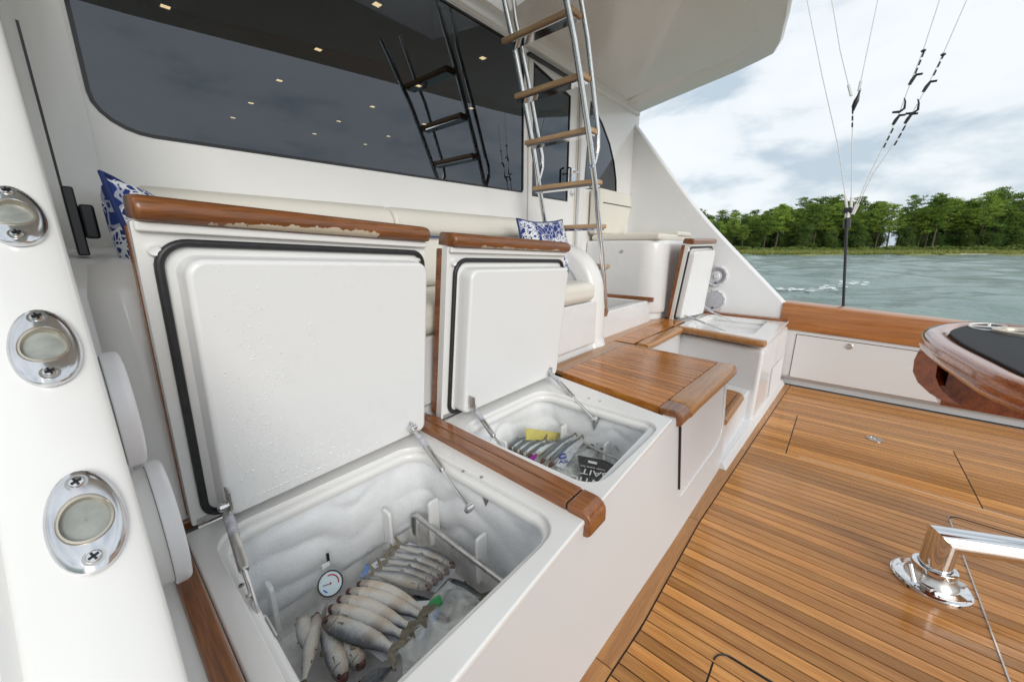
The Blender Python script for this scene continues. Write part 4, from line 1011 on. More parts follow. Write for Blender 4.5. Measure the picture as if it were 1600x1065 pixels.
# fluted vent ribs on the outer corner
q = MB()
for k in range(9): q.tube([(3.72+k*.055, .318-.0022*k, .06), (3.72+k*.055, .322-.0022*k, .32)], .0075, 8)
q.build('vent_ribs', GELW, b3)
tl3 = aX(1077, 379, 3.72); 
ld3, P3 = lid(b3, (3.655, 1.155, ZT+.008), (4.17, 1.058, ZT+.008), (3.60, 1.062, 1.325), (4.345, 1.052, 1.335), plug_in=.05, plug_d=.05, wear=(2, 3))
strut(b3, aX(1068, 492, 3.76), (3.72, .72, .58), r=.009); strut(b3, aX(1100, 482, 4.2), (4.22, .70, .57), r=.009)
# L-shaped teak nosing: along the mezzanine edge and along the bin's port side
tn = thing('teak_nosing', (3.2, .9, .6), 'rounded L shaped teak nosing bordering the stairwell', 'teak trim')
def bull(path, w, zt, name, m, root, h=.045):
    P_ = [Vector(p) for p in path]; q = MB(); rings = []
    for i, p in enumerate(P_):
        t = (P_[min(i+1, len(P_)-1)]-P_[max(i-1, 0)]); t.z = 0; t.normalize(); s = Vector((t.y, -t.x, 0))
        k = .8 if i in (0, len(P_)-1) else 1
        prof = [(-w/2*k, -h), (-w/2*k, -.014), (-w/2*k+.012, 0), (w/2*k-.02, 0), (w/2*k-.006, -.006), (w/2*k, -.02), (w/2*k-.004, -h+.008), (w/2*k-.016, -h)]
        rings.append([p+s*a+Vector((0, 0, zt+b)) for a, b in prof])
    q.loft(rings); return q.build(name, m, root, smooth=45)
bull([(2.56, .995, 0), (2.7, .995, 0), (3.30, .985, 0)], .11, .640, 'nosing', TEAK_X, tn)
bull([(3.345, 1.02, 0), (3.33, .93, 0), (3.20, .40, 0), (3.192, .36, 0), (3.19, .345, 0)], .085, .645, 'side_nosing', TEAK_X, tn)
# teak trim at the bin's starboard edge
t3 = thing('teak_divider', (4.36, .7, .6), 'dark edged teak strip along the foot of the starboard wing', 'teak trim', 'varnished teak strips between the freezer bins')
MB().box(4.30, .36, ZT-.004, XW-.006, 1.05, .645).build('plank', VARN_Y, t3, bevel=.003)
q = MB().tube([(4.30, .345, .628), (4.38, .343, .628)], .020, 12); q.build('nosing', VARN_Y, t3)
# planks of the mezzanine floor past the settee
for k in range(13):
    xa = 2.545+k*.0625
    if xa+.06 > 3.36: break
    MB().box(xa+.002, 1.055, .618, xa+.0605, 1.235+.02*math.sin(k), .636).build('plank', TEAK_P, mez, smooth=0)
MB().box(2.45, 1.04, .606, 3.66, 1.30, .628).build('caulk_bed', CAULK, mez)
MB().hexa([(2.40, 1.19, .61), (3.66, 1.225, .61), (3.66, 1.30, .61), (2.40, 1.30, .61)], [(2.40, 1.19, .638), (3.66, 1.225, .638), (3.66, 1.30, .638), (2.40, 1.30, .638)]).build('margin_plank', TEAK_X, mez, bevel=.003)
MB().box(3.37, 1.05, .606, 3.655, 1.22, .637).build('margin_plank', TEAK_P, mez, bevel=.003)

# ------------------------------------------------------------------ settee
se = thing('settee', (1.2, 1.55, ZM), 'built in white settee with cream cushions under the cabin window', 'settee')
q = MB(); q.loft([[(x_, 1.225, ZM-.01), (x_, 1.225, .66), (x_, 1.205, .675), (x_, 1.205, .955), (x_, 1.99, .955), (x_, 1.99, ZM-.01)] for x_ in (.12, 1.2, 2.26)]); q.build('base', GELW, se, bevel=.006)
def cushion(x0, y0, z0, x1, y1, z1, name, bev=.04, m=None, root=se): return MB().box(x0, y0, z0, x1, y1, z1).build(name, m or VINYL, root, bevel=bev, seg=5, smooth=60)
cushion(.20, 1.195, .957, 1.21, 1.84, 1.085, 'seat_cushion', .05); cushion(1.214, 1.195, .957, 2.235, 1.84, 1.085, 'seat_cushion', .05)
def backc(x0, x1):
    q = MB(); q.loft([[(x_, 1.76, 1.087), (x_, 1.72, 1.12), (x_, 1.735, 1.30), (x_, 1.76, 1.352), (x_, 1.90, 1.352), (x_, 1.97, 1.087)] for x_ in (x0, x1)]); q.build('back_cushion', VINYL, se, bevel=.02, seg=4, smooth=60)
    q = MB(); q.loft([[(x_, 1.785, 1.356), (x_, 1.745, 1.375), (x_, 1.74, 1.43), (x_, 1.765, 1.478), (x_, 1.82, 1.50), (x_, 1.94, 1.50), (x_, 1.985, 1.356)] for x_ in (x0, x1)]); q.build('bolster', VINYL, se, bevel=.022, seg=4, smooth=60)
backc(.20, 1.125); backc(1.129, 2.235)
MB().tube([(.2, 1.742, 1.354), (1.2, 1.742, 1.354), (2.22, 1.742, 1.354)], .0055, 6).build('piping', PIPING, se)
def arm(x0, x1, name, parent):
    top = [(1.99, 1.34)]+[(1.62, 1.335)]+[(1.56-.345*math.sin(R(a)), .985+.345*math.cos(R(a))) for a in range(10, 91, 8)]+[(1.205, .9), (1.20, .70), (1.185, .645), (1.17, ZM+.002)]
    rings = []
    r = .045
    prof2 = []
    path = top; q = MB(); n = len(path)
    for i, (y, z) in enumerate(path):
        a = path[max(0, i-1)]; b = path[min(n-1, i+1)]; t = Vector((b[0]-a[0], b[1]-a[1])).normalized(); nn = Vector((t.y, -t.x))   # outward
        if nn.dot(Vector((y-1.75, z-.8))) < 0: nn = -nn
        s = []
        for k in range(9):
            an = R(180-22.5*k); s.append(((x0+x1)/2+(x1-x0)/2*math.cos(an), y+nn.x*(r*math.sin(an)-r), z+nn.y*(r*math.sin(an)-r)))
        s.append((x1, y-nn.x*.12, z-nn.y*.12)); s.append((x0, y-nn.x*.12, z-nn.y*.12)); rings.append(s)
    q.loft(rings, caps=True)
    inner = [(y, z) for y, z in path]+[(1.99, ZM)]
    q.plate([(y, z) for y, z in [(1.98, ZM), (1.98, 1.29), (1.62, 1.29), (1.50, 1.265), (1.38, 1.19), (1.30, 1.09), (1.262, .98), (1.255, ZM)]][::-1], [], lambda u, v: (x0+.012, u, v), lambda u, v: (x1-.012, u, v))
    return q.build(name, GEL, parent, smooth=55)
arm(2.24, 2.42, 'arm', se)
# port end of the settee: rounded moulding between wing and lid
q = MB(); q.loft([[(-.12, 1.99, z), (-.12, 1.18, z)]+[(.075+.06*math.cos(R(a))*1.0, 1.22+.07*math.sin(R(a)), z) for a in range(200, 361, 16)]+[(.15, 1.35, z), (.17, 1.99, z)] for z in (ZM, .9, 1.20)]+[[(-.12, 1.99, 1.30), (-.12, 1.22, 1.27)]+[(.075+.045*math.cos(R(a)), 1.26+.05*math.sin(R(a)), 1.265) for a in range(200, 361, 16)]+[(.13, 1.37, 1.28), (.15, 1.99, 1.30)]])
q.build('port_arm', GEL, se, smooth=60)

# pillows
def coral(name):
    m = bpy.data.materials.new(name); m.use_nodes = True; nt = m.node_tree; N = nt.nodes.new; K = nt.links.new; p = nt.nodes['Principled BSDF']; p.inputs['Roughness'].default_value = .85
    tcn = N('ShaderNodeTexCoord'); 
    n0 = N('ShaderNodeTexNoise'); n0.inputs['Scale'].default_value = 9; n0.inputs['Detail'].default_value = 2; K(tcn.outputs['Object'], n0.inputs[0])
    mxv = N('ShaderNodeMixRGB'); mxv.inputs[0].default_value = .12; K(tcn.outputs['Object'], mxv.inputs[1]); K(n0.outputs['Color'], mxv.inputs[2])
    v = N('ShaderNodeTexVoronoi'); v.feature = 'DISTANCE_TO_EDGE'; v.inputs['Scale'].default_value = 30; K(mxv.outputs[0], v.inputs['Vector'])
    v2 = N('ShaderNodeTexVoronoi'); v2.feature = 'DISTANCE_TO_EDGE'; v2.inputs['Scale'].default_value = 62; K(mxv.outputs[0], v2.inputs['Vector'])
    l1 = N('ShaderNodeMath'); l1.operation = 'LESS_THAN'; l1.inputs[1].default_value = .075; K(v.outputs['Distance'], l1.inputs[0])
    l2 = N('ShaderNodeMath'); l2.operation = 'LESS_THAN'; l2.inputs[1].default_value = .10; K(v2.outputs['Distance'], l2.inputs[0])
    n2 = N('ShaderNodeTexNoise'); n2.inputs['Scale'].default_value = 11; n2.inputs['Detail'].default_value = 1; K(tcn.outputs['Object'], n2.inputs[0])
    g = N('ShaderNodeMath'); g.operation = 'GREATER_THAN'; g.inputs[1].default_value = .49; K(n2.outputs[0], g.inputs[0])
    a = N('ShaderNodeMath'); a.operation = 'MULTIPLY'; mxm = N('ShaderNodeMath'); mxm.operation = 'MAXIMUM'; K(l1.outputs[0], mxm.inputs[0]); K(l2.outputs[0], mxm.inputs[1]); K(mxm.outputs[0], a.inputs[0]); K(g.outputs[0], a.inputs[1])
    g2 = N('ShaderNodeMath'); g2.operation = 'MULTIPLY'; K(l1.outputs[0], g2.inputs[0]); g2.inputs[1].default_value = .55
    mm = N('ShaderNodeMath'); mm.operation = 'MAXIMUM'; K(a.outputs[0], mm.inputs[0]); K(g2.outputs[0], mm.inputs[1])
    c = N('ShaderNodeMixRGB'); c.inputs[1].default_value = (.012, .035, .19, 1); c.inputs[2].default_value = (.72, .74, .78, 1); K(mm.outputs[0], c.inputs[0]); K(c.outputs[0], p.inputs['Base Color'])
    return m
CORAL = coral('coral_print_fabric'); NAVY = mat('navy_cord', (.02, .04, .16), .8)
def pillow(c, rot, w, h, d, label):
    root = bpy.data.objects.new('throw_pillow', None); col.objects.link(root); root.location = c; root.rotation_euler = rot
    tag(root, label, 'pillow', 'blue coral print pillows on the settee')
    n = 18; q = MB(); 
    def pt(i, j, s):
        u, v = 2*i/n-1, 2*j/n-1
        pin = 1-.11*(1-abs(u)**2.2)*abs(v)**3; piv = 1-.07*(1-abs(v)**2.2)*abs(u)**3
        b = (max(0, (1-u**4))*max(0, (1-v**4)))**.55
        return (u*w/2*piv, s*d/2*b+.004*math.sin(6*u+3*v), v*h/2*pin)
    vs = [pt(i, j, 1) for i in range(n+1) for j in range(n+1)]+[pt(i, j, -1) for i in range(n+1) for j in range(n+1)]
    k = (n+1)**2; fs = []
    for i in range(n):
        for j in range(n):
            a = i*(n+1)+j; fs += [(a, a+1, a+n+2, a+n+1), (a+k, a+k+n+1, a+k+n+2, a+k+1)]
    me = bpy.data.meshes.new('cover'); me.from_pydata(vs, [], fs); me.materials.append(CORAL); me.polygons.foreach_set('use_smooth', [True]*len(fs)); me.update()
    o = bpy.data.objects.new('cover', me); col.objects.link(o); o.parent = root
    edge = [pt(i, 0, 0) for i in range(n)]+[pt(n, j, 0) for j in range(n)]+[pt(n-i, n, 0) for i in range(n)]+[pt(0, n-j, 0) for j in range(n)]
    e_ = MB().tube(edge, .006, 7, loop=True); me = bpy.data.meshes.new('cord'); me.from_pydata([tuple(v) for v in e_.v], [], e_.f); me.materials.append(NAVY); o = bpy.data.objects.new('cord', me); col.objects.link(o); o.parent = root
pillow((2.115, 1.52, 1.275), (R(-14), R(-2), R(-4)), .46, .42, .13, 'blue and white coral print pillow leaning by the settee arm behind the second lid')
pillow((.215, 1.50, 1.275), (R(-10), R(3), R(62)), .42, .37, .13, 'blue and white coral print pillow at the port end, mostly hidden by the near lid')

# ------------------------------------------------------------------ step bin and console on the starboard side
sb = thing('step_locker', (2.95, 1.5, ZM), 'low white open locker with teak edge at the foot of the ladder', 'locker')
MB().plate([(2.44, 1.285), (3.42, 1.285), (3.42, 1.95), (2.44, 1.95)], [rrect(2.56, 1.36, 3.32, 1.88, .05)], lambda u, v: (u, v, .835), lambda u, v: (u, v, .625)).build('body', GELW, sb, bevel=.012, seg=3)
MB().box(2.56, 1.36, .626, 3.32, 1.88, .66).build('floor', RUBBER, sb)
MB().tube([(3.36, 1.245, .845), (3.36, 1.6, .845), (3.36, 1.95, .845)], .022, 10).build('teak_edge', VARN_Y, sb); MB().tube([(2.50, 1.255, .835), (2.50, 1.95, .835)], .024, 10).build('teak_edge', VARN_Y, sb)
co = thing('console', (3.95, 1.6, ZM), 'white rounded console cabinet against the starboard wing', 'cabinet')
def rr_corner(x0, y0, x1, y1, r, n=8): return [(x1, y1), (x0, y1)]+[(x0+r-r*math.cos(R(a)), y0+r-r*math.sin(R(a))) for a in np.linspace(0, 90, n+1)]+[(x1, y0)]
MB().loft([[(a, b, z) for a, b in rr_corner(3.46+s, 1.245+s, XW-.006, 1.99, .20)] for z, s in ((.70, .006), (.715, 0), (1.32, 0), (1.345, .004), (1.36, .016))]).build('cabinet', GELW, co, smooth=45)
MB().loft([[(a, b, z) for a, b in rr_corner(3.49, 1.275, XW-.006, 1.99, .17)] for z in (ZM, .70)]).build('kick', GELW, co, smooth=45)
MB().lathe((3.459, 1.62, 1.26), (-1, 0, 0), [(.016, 0), (.016, .005), (.006, .006)], 14).build('lock', STEEL, co)
MB().tube([(3.93, 1.243, .78), (3.93, 1.243, 1.27), (4.36, 1.243, 1.27)], .003, 6).build('door_groove', MATS['pale_seam'], co)
cushion(3.48, 1.28, 1.362, 4.33, 1.96, 1.42, 'seat_cushion', .022, root=co)
cushion(3.95, 1.265, 1.40, 4.34, 1.86, 1.45, 'pad', .022, root=co)
q = MB(); q.loft([[(x_, 1.90, 1.424), (x_, 1.85, 1.72), (x_, 1.865, 1.85), (x_, 1.985, 1.85), (x_, 1.985, 1.424)] for x_ in (3.45, 4.13)]); q.build('backrest', VINYL, co, bevel=.03, seg=4, smooth=60)
MB().tube([(3.48, 1.849, 1.715), (4.11, 1.849, 1.715)], .004, 6).build('backrest_seam', CAULK, co)

# ------------------------------------------------------------------ ladder to the flybridge
la = thing('ladder', (2.55, 1.5, .64), 'polished tube ladder with teak treads leading up through the overhang', 'ladder')
yA, yB = 1.74, 1.27
def fit(pts, y): return [aY(px, py, y) for px, py in pts]
railA = fit([(770, -90), (788, 0), (801, 60), (818, 150), (833, 230), (843, 297), (853, 356)], yA); railB = fit([(863, -110), (885, 0), (897, 60), (911, 150), (922, 225), (931, 300), (939, 385), (943, 430), (946, 480)], yB)
railA.append(railA[-1]+(railA[-1]-railA[-2])*1.6); railA.append(Vector((railA[-1].x+.28*(railA[-1].z-.84)*.35, yA, .84))); railB.append(Vector((railB[-1].x+.02, yB, .84)))
MB().tube(railA, .0175, 14).build('rail', CHROME, la); MB().tube(railB, .0175, 14).build('rail', CHROME, la)
def off(path, dx, dz=0): return [p+Vector((dx, 0, dz)) for p in path]
hA = fit([(796, -60), (806, 30), (826, 130), (841, 215), (847, 245), (847, 262), (842, 280)], yA); hB = fit([(893, -110), (908, 0), (918, 60), (928, 150), (934, 205), (934, 232), (929, 252), (924, 262)], yB)
MB().tube(hA, .0145, 12).build('handrail', CHROME, la); MB().tube(hB, .0145, 12).build('handrail', CHROME, la)
def at_z(path, z):
    for a, b in zip(path, path[1:]):
        if (a.z-z)*(b.z-z) <= 0: return a.lerp(b, (a.z-z)/(a.z-b.z))
    return path[-1]
for zr in (2.475, 2.215, 1.965, 1.69, 1.425, 1.16):
    a, b = at_z(railA, zr), at_z(railB, zr); m_ = (a+b)/2
    rg = MB().box(m_.x-.045, yB-.012, zr-.004, m_.x+.055, yA+.012, zr+.024).build('tread', RUNGTEAK, la, bevel=.007, seg=3)
    MB().box(m_.x-.03, yB, zr-.016, m_.x+.04, yA, zr-.005).build('tread_plate', CHROME, rg)

# ------------------------------------------------------------------ mahogany table on its offset stanchion
tb = thing('mahogany_table', (1.6, -.75, 0), 'glossy varnished mahogany table with black nonskid top on a chrome offset stanchion', 'table')
zt = 1.03
edge = [(1.25, -.285), (1.45, -.258), (1.63, -.232), (1.80, -.226), (1.90, -.236), (1.99, -.262), (2.07, -.292), (2.14, -.335), (2.20, -.39), (2.225, -.45), (2.21, -.54), (2.14, -.66), (2.02, -.82), (1.86, -.98), (1.68, -1.06), (1.45, -1.08), (1.22, -1.0), (1.08, -.82), (1.04, -.6), (1.09, -.4)]
def smooth_loop(P, k=3):
    P = [Vector(p) for p in P]
    for _ in range(k):
        Q = []
        for i in range(len(P)):
            a, b = P[i], P[(i+1) % len(P)]; Q += [a.lerp(b, .25), a.lerp(b, .75)]
        P = Q
    return P
E2 = smooth_loop(edge, 2); cen = Vector((1.62, -.66))
def sc_ring(dx, z):
    out = []; n = len(E2)
    for i, p in enumerate(E2):
        t = (E2[(i+1) % n]-E2[i-1]).normalized(); nn = Vector((-t.y, t.x)); nn = nn if nn.dot(cen-p) > 0 else -nn
        q_ = p+nn*dx; out.append((q_.x, q_.y, z))
    return out
MB().loft([sc_ring(.022, zt-.062), sc_ring(.006, zt-.058), sc_ring(0, zt-.045), sc_ring(0, zt-.020), sc_ring(.006, zt-.006), sc_ring(.02, zt), sc_ring(.040, zt), sc_ring(.052, zt-.004), sc_ring(.060, zt-.010)]).build('table_rim', MAHOG, tb, smooth=60)
MB().loft([sc_ring(.063, zt-.010), sc_ring(.063, zt-.003), sc_ring(.066, zt-.001)]).build('nonskid_pad', PAD, tb, smooth=30)
# hollow bowl below: curved apron tapering inwards, with a cut-out mid way
rows = [(.018, zt-.066), (.004, zt-.080), (.0, zt-.11), (.004, zt-.15), (.022, zt-.185), (.055, zt-.215), (.085, zt-.232)]
R_ = [sc_ring(d, z) for d, z in rows]; n = len(R_[0])
keep = [i for i in range(n) if R_[0][i][0] > 1.86 and R_[0][i][1] > -.75]
def sub_rings(sel): return [[r[i] for i in sel] for r in R_]
s0 = min(keep); 
ordk = sorted(keep, key=lambda i: R_[0][i][0]-R_[0][i][1]*.6)
q = MB(); q.loft([[R_[k][i] for k in range(len(R_))]+[(R_[k][i][0]+(cen.x-R_[k][i][0])*.12, R_[k][i][1]+(cen.y-R_[k][i][1])*.12, R_[k][i][2]) for k in reversed(range(len(R_)))] for i in keep]); q.build('apron', MAHOG, tb, smooth=60)
MB().box(1.90, -.95, zt-.262, 2.06, -.325, zt-.06).build('under_box', MAHOG, tb, smooth=50)
# emblem on the pad: ring with a crossbar and stem
q = MB(); q.tube([aZ(1545+31*math.cos(a), 510.5+5.0*math.sin(a)+2.2*math.cos(a), zt+.001) for a in np.linspace(0, 6.283, 41)[:-1]], .003, 6, loop=True)
q.tube([aZ(1516, 508.6, zt+.001), aZ(1574, 512.4, zt+.001)], .0026, 6); q.tube([aZ(1545, 510.5, zt+.001), aZ(1546, 506, zt+.001)], .004, 6)
q.build('emblem', WHITEP, tb)
hc = aZ(1606, 522, zt); 
for r_, m_, nm in ((.075, MATS['warm_steel_rim'], 'cup_ring'),): MB().lathe((hc.x, hc.y, zt-.004), (0, 0, 1), [(r_, 0), (r_, .012), (r_*.9, .016), (r_*.78, .012), (r_*.76, .002), (r_*.6, .002)], 32, caps=False).build(nm, m_, tb, smooth=50)
# stanchion
pb = Vector((2.035, -.455, 0)); ptop = aZ(1474, 838, .19); pfar = aZ(1640, 872, .19); dirh = (pfar-Vector((pb.x, pb.y, .19))); dirh.z = 0; dirh.normalize()
rt = .047
MB().lathe(pb, (0, 0, 1), [(.116, 0), (.116, .008), (.111, .014), (.105, .016), (.085, .018), (.082, .020), (.078, .020)], 48).build('deck_plate', CHROME, tb, smooth=35)
MB().lathe(pb, (0, 0, 1), [(.079, .018), (.074, .030), (.065, .040), (.062, .056), (.057, .060), (.050, .060)], 40, caps=False).build('socket', STEEL, tb, smooth=35)
MB().lathe(pb, (0, 0, 1), [(.060, .062), (.064, .064), (.064, .080), (.060, .082), (.049, .082)], 40, caps=False).build('collar', CHROME, tb, smooth=35)
q = MB(); nn = 28; zc = .203
up = Vector((0, 0, 1)); side = up.cross(dirh)
vr = lambda z: [pb+up*z+(dirh*math.cos(2*math.pi*k/nn)+side*math.sin(2*math.pi*k/nn))*rt for k in range(nn)]
mitre = [pb+up*(zc-rt*math.cos(2*math.pi*k/nn))+(dirh*math.cos(2*math.pi*k/nn)+side*math.sin(2*math.pi*k/nn))*rt for k in range(nn)]
end = .62
hz = lambda L_: [Vector((pb.x, pb.y, zc))+dirh*L_+(-up*math.cos(2*math.pi*k/nn)+side*math.sin(2*math.pi*k/nn))*rt for k in range(nn)]
MB().loft([vr(.05), vr(.10), mitre], caps=False).build('lower_tube', CHROME, tb, smooth=40)
MB().loft([mitre, hz(.12), hz(end)], caps=True).build('offset_tube', CHROME, tb, smooth=40)
pe = Vector((pb.x, pb.y, 0))+dirh*end
MB().tube([pe+up*(zc-.07), pe+up*.5, pe+up*.8], rt, 24).build('upper_post', CHROME, tb)
# clamp lever on the plate
lv0 = aZ(1422, 880, .085); lv1 = aZ(1428, 908, .035)
MB().tube([lv0, lv1], .008, 12).build('clamp_lever', CHROME, tb); 
MB().hexa([pb+Vector(v) for v in ((-.092, .012, .020), (-.072, .04, .020), (.04, -.084, .020), (.028, -.10, .020))], [pb+Vector(v) for v in ((-.092, .012, .028), (-.072, .04, .028), (.04, -.084, .028), (.028, -.10, .028))]).build('clamp_bar', STEEL, tb, bevel=.002)
for k in range(5):
    a = R(150+k*9); p = pb+Vector((.098*math.cos(a), .098*math.sin(a), .0175)); MB().tube([p, p+Vector((.008*math.cos(a), .010*math.sin(a), 0))], .0015, 5).build('index_mark', CAULK, tb)

# ------------------------------------------------------------------ outrigger lines
xo = 4.75; og = 'outrigger lines over the starboard side'
LINE = mat('white_line', (.75, .75, .74), .5); BLK = BLACK
jn = aX(1326, 318, xo)
te = thing('line_tether', aX(1317, 486, xo), 'black elastic tether holding the bunched outrigger lines down to the gunwale', 'rigging')
MB().tube([aX(1317, 490, xo), aX(1320, 420, xo), aX(1323, 352, xo)], .011, 8).build('cord', BLK, te)
MB().tube([aX(1323, 356, xo), aX(1324, 342, xo)], .028, 8).build('wrap', BLK, te); MB().tube([aX(1324, 340, xo), aX(1325, 331, xo)], .020, 8).build('snap', STEEL, te)
MB().box(jn.x-.02, jn.y-.035, jn.z-.085, jn.x+.02, jn.y+.03, jn.z-.035).build('swivel', BLK, te, bevel=.01)
def rig(pts, label, clips=(), m=LINE):
    P_ = [aX(px, py, xo+dx) for px, py, dx in pts]
    t = thing('outrigger_line', P_[0], label, 'rigging', og)
    MB().tube(P_, .0038, 6).build('line', m, t)
    MB().tube(P_[:1]+[P_[0].lerp(P_[1], .25)], .011, 6).build('line_end', m, t)
    for (px, py, k) in clips:
        c = aX(px, py, xo)
        if k == 'bead': MB().lathe(c-Vector((0, 0, .012)), (0, 0, 1), [(.008, 0), (.016, .006), (.016, .014), (.008, .020)], 8).build('bead', BLK, t)
        elif k == 'wrap':
            j = min(range(len(P_)-1), key=lambda i: ((P_[i]+P_[i+1])/2-c).length); d = (P_[j+1]-P_[j]).normalized()
            for s in (-.055, 0, .055): MB().tube([c+d*(s-.018), c+d*(s+.018)], .0065, 6).build('wrap', BLK, t)
        elif k == 'clip': MB().tube([c+Vector((0, .02, -.035)), c+Vector((0, .008, .0)), c+Vector((0, -.008, .03)), c+Vector((0, -.045, .028))], [.011, .013, .011, .008], 8).build('release_clip', BLK, t)
        elif k == 'hook': MB().tube([c+Vector((0, .055, -.035)), c+Vector((0, .01, -.04)), c+Vector((0, -.015, -.02)), c+Vector((0, -.012, .03)), c+Vector((0, 0, .06))], [.008, .011, .009, .006, .004], 8).build('release_clip', BLK, t)
        elif k == 'block': MB().tube([c+Vector((0, .0, -.08)), c+Vector((0, 0, -.04)), c+Vector((0, -.008, .0)), c+Vector((0, -.015, .04)), c+Vector((0, -.02, .09))], [.007, .018, .020, .010, .006], 10).build('pulley_block', BLK, t)
rig([(1324, 330, 0), (1310, 230, 0), (1285, 120, 0), (1253, -40, 0)], 'leftmost outrigger line slanting up past the overhang edge')
rig([(1330, 330, 0), (1331, 240, 0), (1333, 165, 0)], 'white line up to the black pulley block', [(1332, 185, 'wrap'), (1336, 158, 'block')])
rig([(1342, 142, .0), (1355, 80, 0), (1378, -30, 0)], 'thin line rising right from the pulley block'); rig([(1330, 150, .0), (1313, 80, 0), (1293, -40, 0)], 'thin line rising left from the pulley block')
rig([(1331, 335, 0), (1360, 270, 0), (1387, 215, 0), (1403, 183, 0), (1425, 123, 0), (1443, 78, 0), (1478, -30, 0)], 'inner of two lines strung with black release clips', [(1443, 79, 'bead'), (1437, 98, 'wrap'), (1428, 124, 'clip'), (1410, 166, 'hook'), (1402, 187, 'clip'), (1388, 216, 'wrap')])
rig([(1333, 335, 0), (1365, 270, 0), (1406, 212, 0), (1422, 183, 0), (1450, 133, 0), (1474, 84, 0), (1515, -10, 0)], 'outer of two lines strung with black release clips', [(1474, 85, 'bead'), (1467, 101, 'wrap'), (1450, 135, 'clip'), (1431, 168, 'hook'), (1421, 185, 'clip'), (1406, 212, 'wrap')])

# ------------------------------------------------------------------ tray, fish and bags in the near freezer
tr = thing('bait_tray', (.41, .76, .26), 'dull stainless tray with a raised rail lying in the near freezer', 'tray')
MB().box(.165, .48, .255, .655, 1.005, .262).build('bottom', TRAY, tr)
MB().add([(.160, 1.002, .262), (.66, 1.002, .262), (.66, 1.02, .335), (.155, 1.02, .335)], [(0, 1, 2, 3)]).build('back_side', TRAY, tr)
MB().add([(.655, .48, .262), (.655, 1.01, .262), (.664, 1.012, .345), (.664, .48, .345)], [(0, 1, 2, 3)]).build('right_side', TRAY, tr); MB().add([(.163, .48, .262), (.163, 1.01, .262), (.150, 1.012, .345), (.150, .48, .345)], [(0, 1, 2, 3)]).build('left_side', TRAY, tr)
MB().tube([(.645, .48, .385), (.648, 1.005, .385), (.644, 1.018, .375), (.642, 1.02, .27)], .009, 10).build('rail', STEEL, tr); MB().tube([(.155, .48, .35), (.155, 1.01, .35)], .006, 8).build('rail', STEEL, tr)
for p in ((.60, .95), (.615, .60)): MB().tube([(p[0], p[1]-.014, .2625), (p[0], p[1]+.014, .2625)], .006, 8).build('drain_slot', BLACK, tr)
def fishmat(name='mullet_skin', silver=False):
    m = bpy.data.materials.new(name); m.use_nodes = True; nt = m.node_tree; N = nt.nodes.new; K = nt.links.new; p = nt.nodes['Principled BSDF']
    p.inputs['Roughness'].default_value = .32; p.inputs['Coat Weight'].default_value = .35
    at = N('ShaderNodeVertexColor'); at.layer_name = 'dorsal'
    r = N('ShaderNodeValToRGB'); els = r.color_ramp.elements
    els[0].position = 0; els[0].color = (.64, .59, .52, 1); els[1].position = 1; els[1].color = (.035, .04, .05, 1)
    for ps, c in ((.18, (.66, .63, .58, 1)), (.38, (.58, .58, .57, 1)), (.56, (.36, .37, .38, 1)), (.74, (.11, .12, .14, 1))): e = els.new(ps); e.color = c
    sp_ = N('ShaderNodeSeparateColor'); K(at.outputs['Color'], sp_.inputs[0])
    if silver:
        for e_, c in zip(els, ((.66, .68, .66, 1), (.66, .69, .68, 1), (.62, .66, .66, 1), (.55, .60, .62, 1), (.07, .09, .11, 1), (.16, .2, .22, 1))): e_.color = c
    tcn = N('ShaderNodeTexCoord'); n = N('ShaderNodeTexNoise'); n.inputs['Scale'].default_value = 38; n.inputs['Detail'].default_value = 4; K(tcn.outputs['Object'], n.inputs[0])
    ad = N('ShaderNodeMath'); ad.operation = 'MULTIPLY_ADD'; ad.inputs[1].default_value = .42; K(n.outputs[0], ad.inputs[0]); sb_ = N('ShaderNodeMath'); sb_.operation = 'SUBTRACT'; sb_.inputs[1].default_value = .2
    K(sp_.outputs[0], sb_.inputs[0]); K(sb_.outputs[0], ad.inputs[2]); K(ad.outputs[0], r.inputs[0])
    n2 = N('ShaderNodeTexNoise'); n2.inputs['Scale'].default_value = 16; n2.inputs['Detail'].default_value = 3; K(tcn.outputs['Object'], n2.inputs[0])
    r2 = N('ShaderNodeValToRGB'); r2.color_ramp.elements[0].position = .50; r2.color_ramp.elements[0].color = (1, 1, 1, 1); r2.color_ramp.elements[1].position = .66; r2.color_ramp.elements[1].color = (.84, .70, .56, 1); K(n2.outputs[0], r2.inputs[0])
    mm = N('ShaderNodeMixRGB'); mm.blend_type = 'MULTIPLY'; mm.inputs[0].default_value = .8; K(r.outputs[0], mm.inputs[1]); K(r2.outputs[0], mm.inputs[2]); hm = N('ShaderNodeMixRGB'); hm.inputs[2].default_value = (.13, .08, .05, 1); hf = N('ShaderNodeMath'); hf.operation = 'MULTIPLY'; hf.use_clamp = True; K(sp_.outputs[1], hf.inputs[0]); K(n2.outputs[0], hf.inputs[1]); K(hf.outputs[0], hm.inputs[0]); K(mm.outputs[0], hm.inputs[1]); K(hm.outputs[0], p.inputs['Base Color'])
    v = N('ShaderNodeTexVoronoi'); v.inputs['Scale'].default_value = 260; K(tcn.outputs['Object'], v.inputs['Vector']); b = N('ShaderNodeBump'); b.inputs['Strength'].default_value = .7; b.inputs['Distance'].default_value = .002; K(v.outputs['Distance'], b.inputs['Height']); K(b.outputs[0], p.inputs['Normal'])
    return m
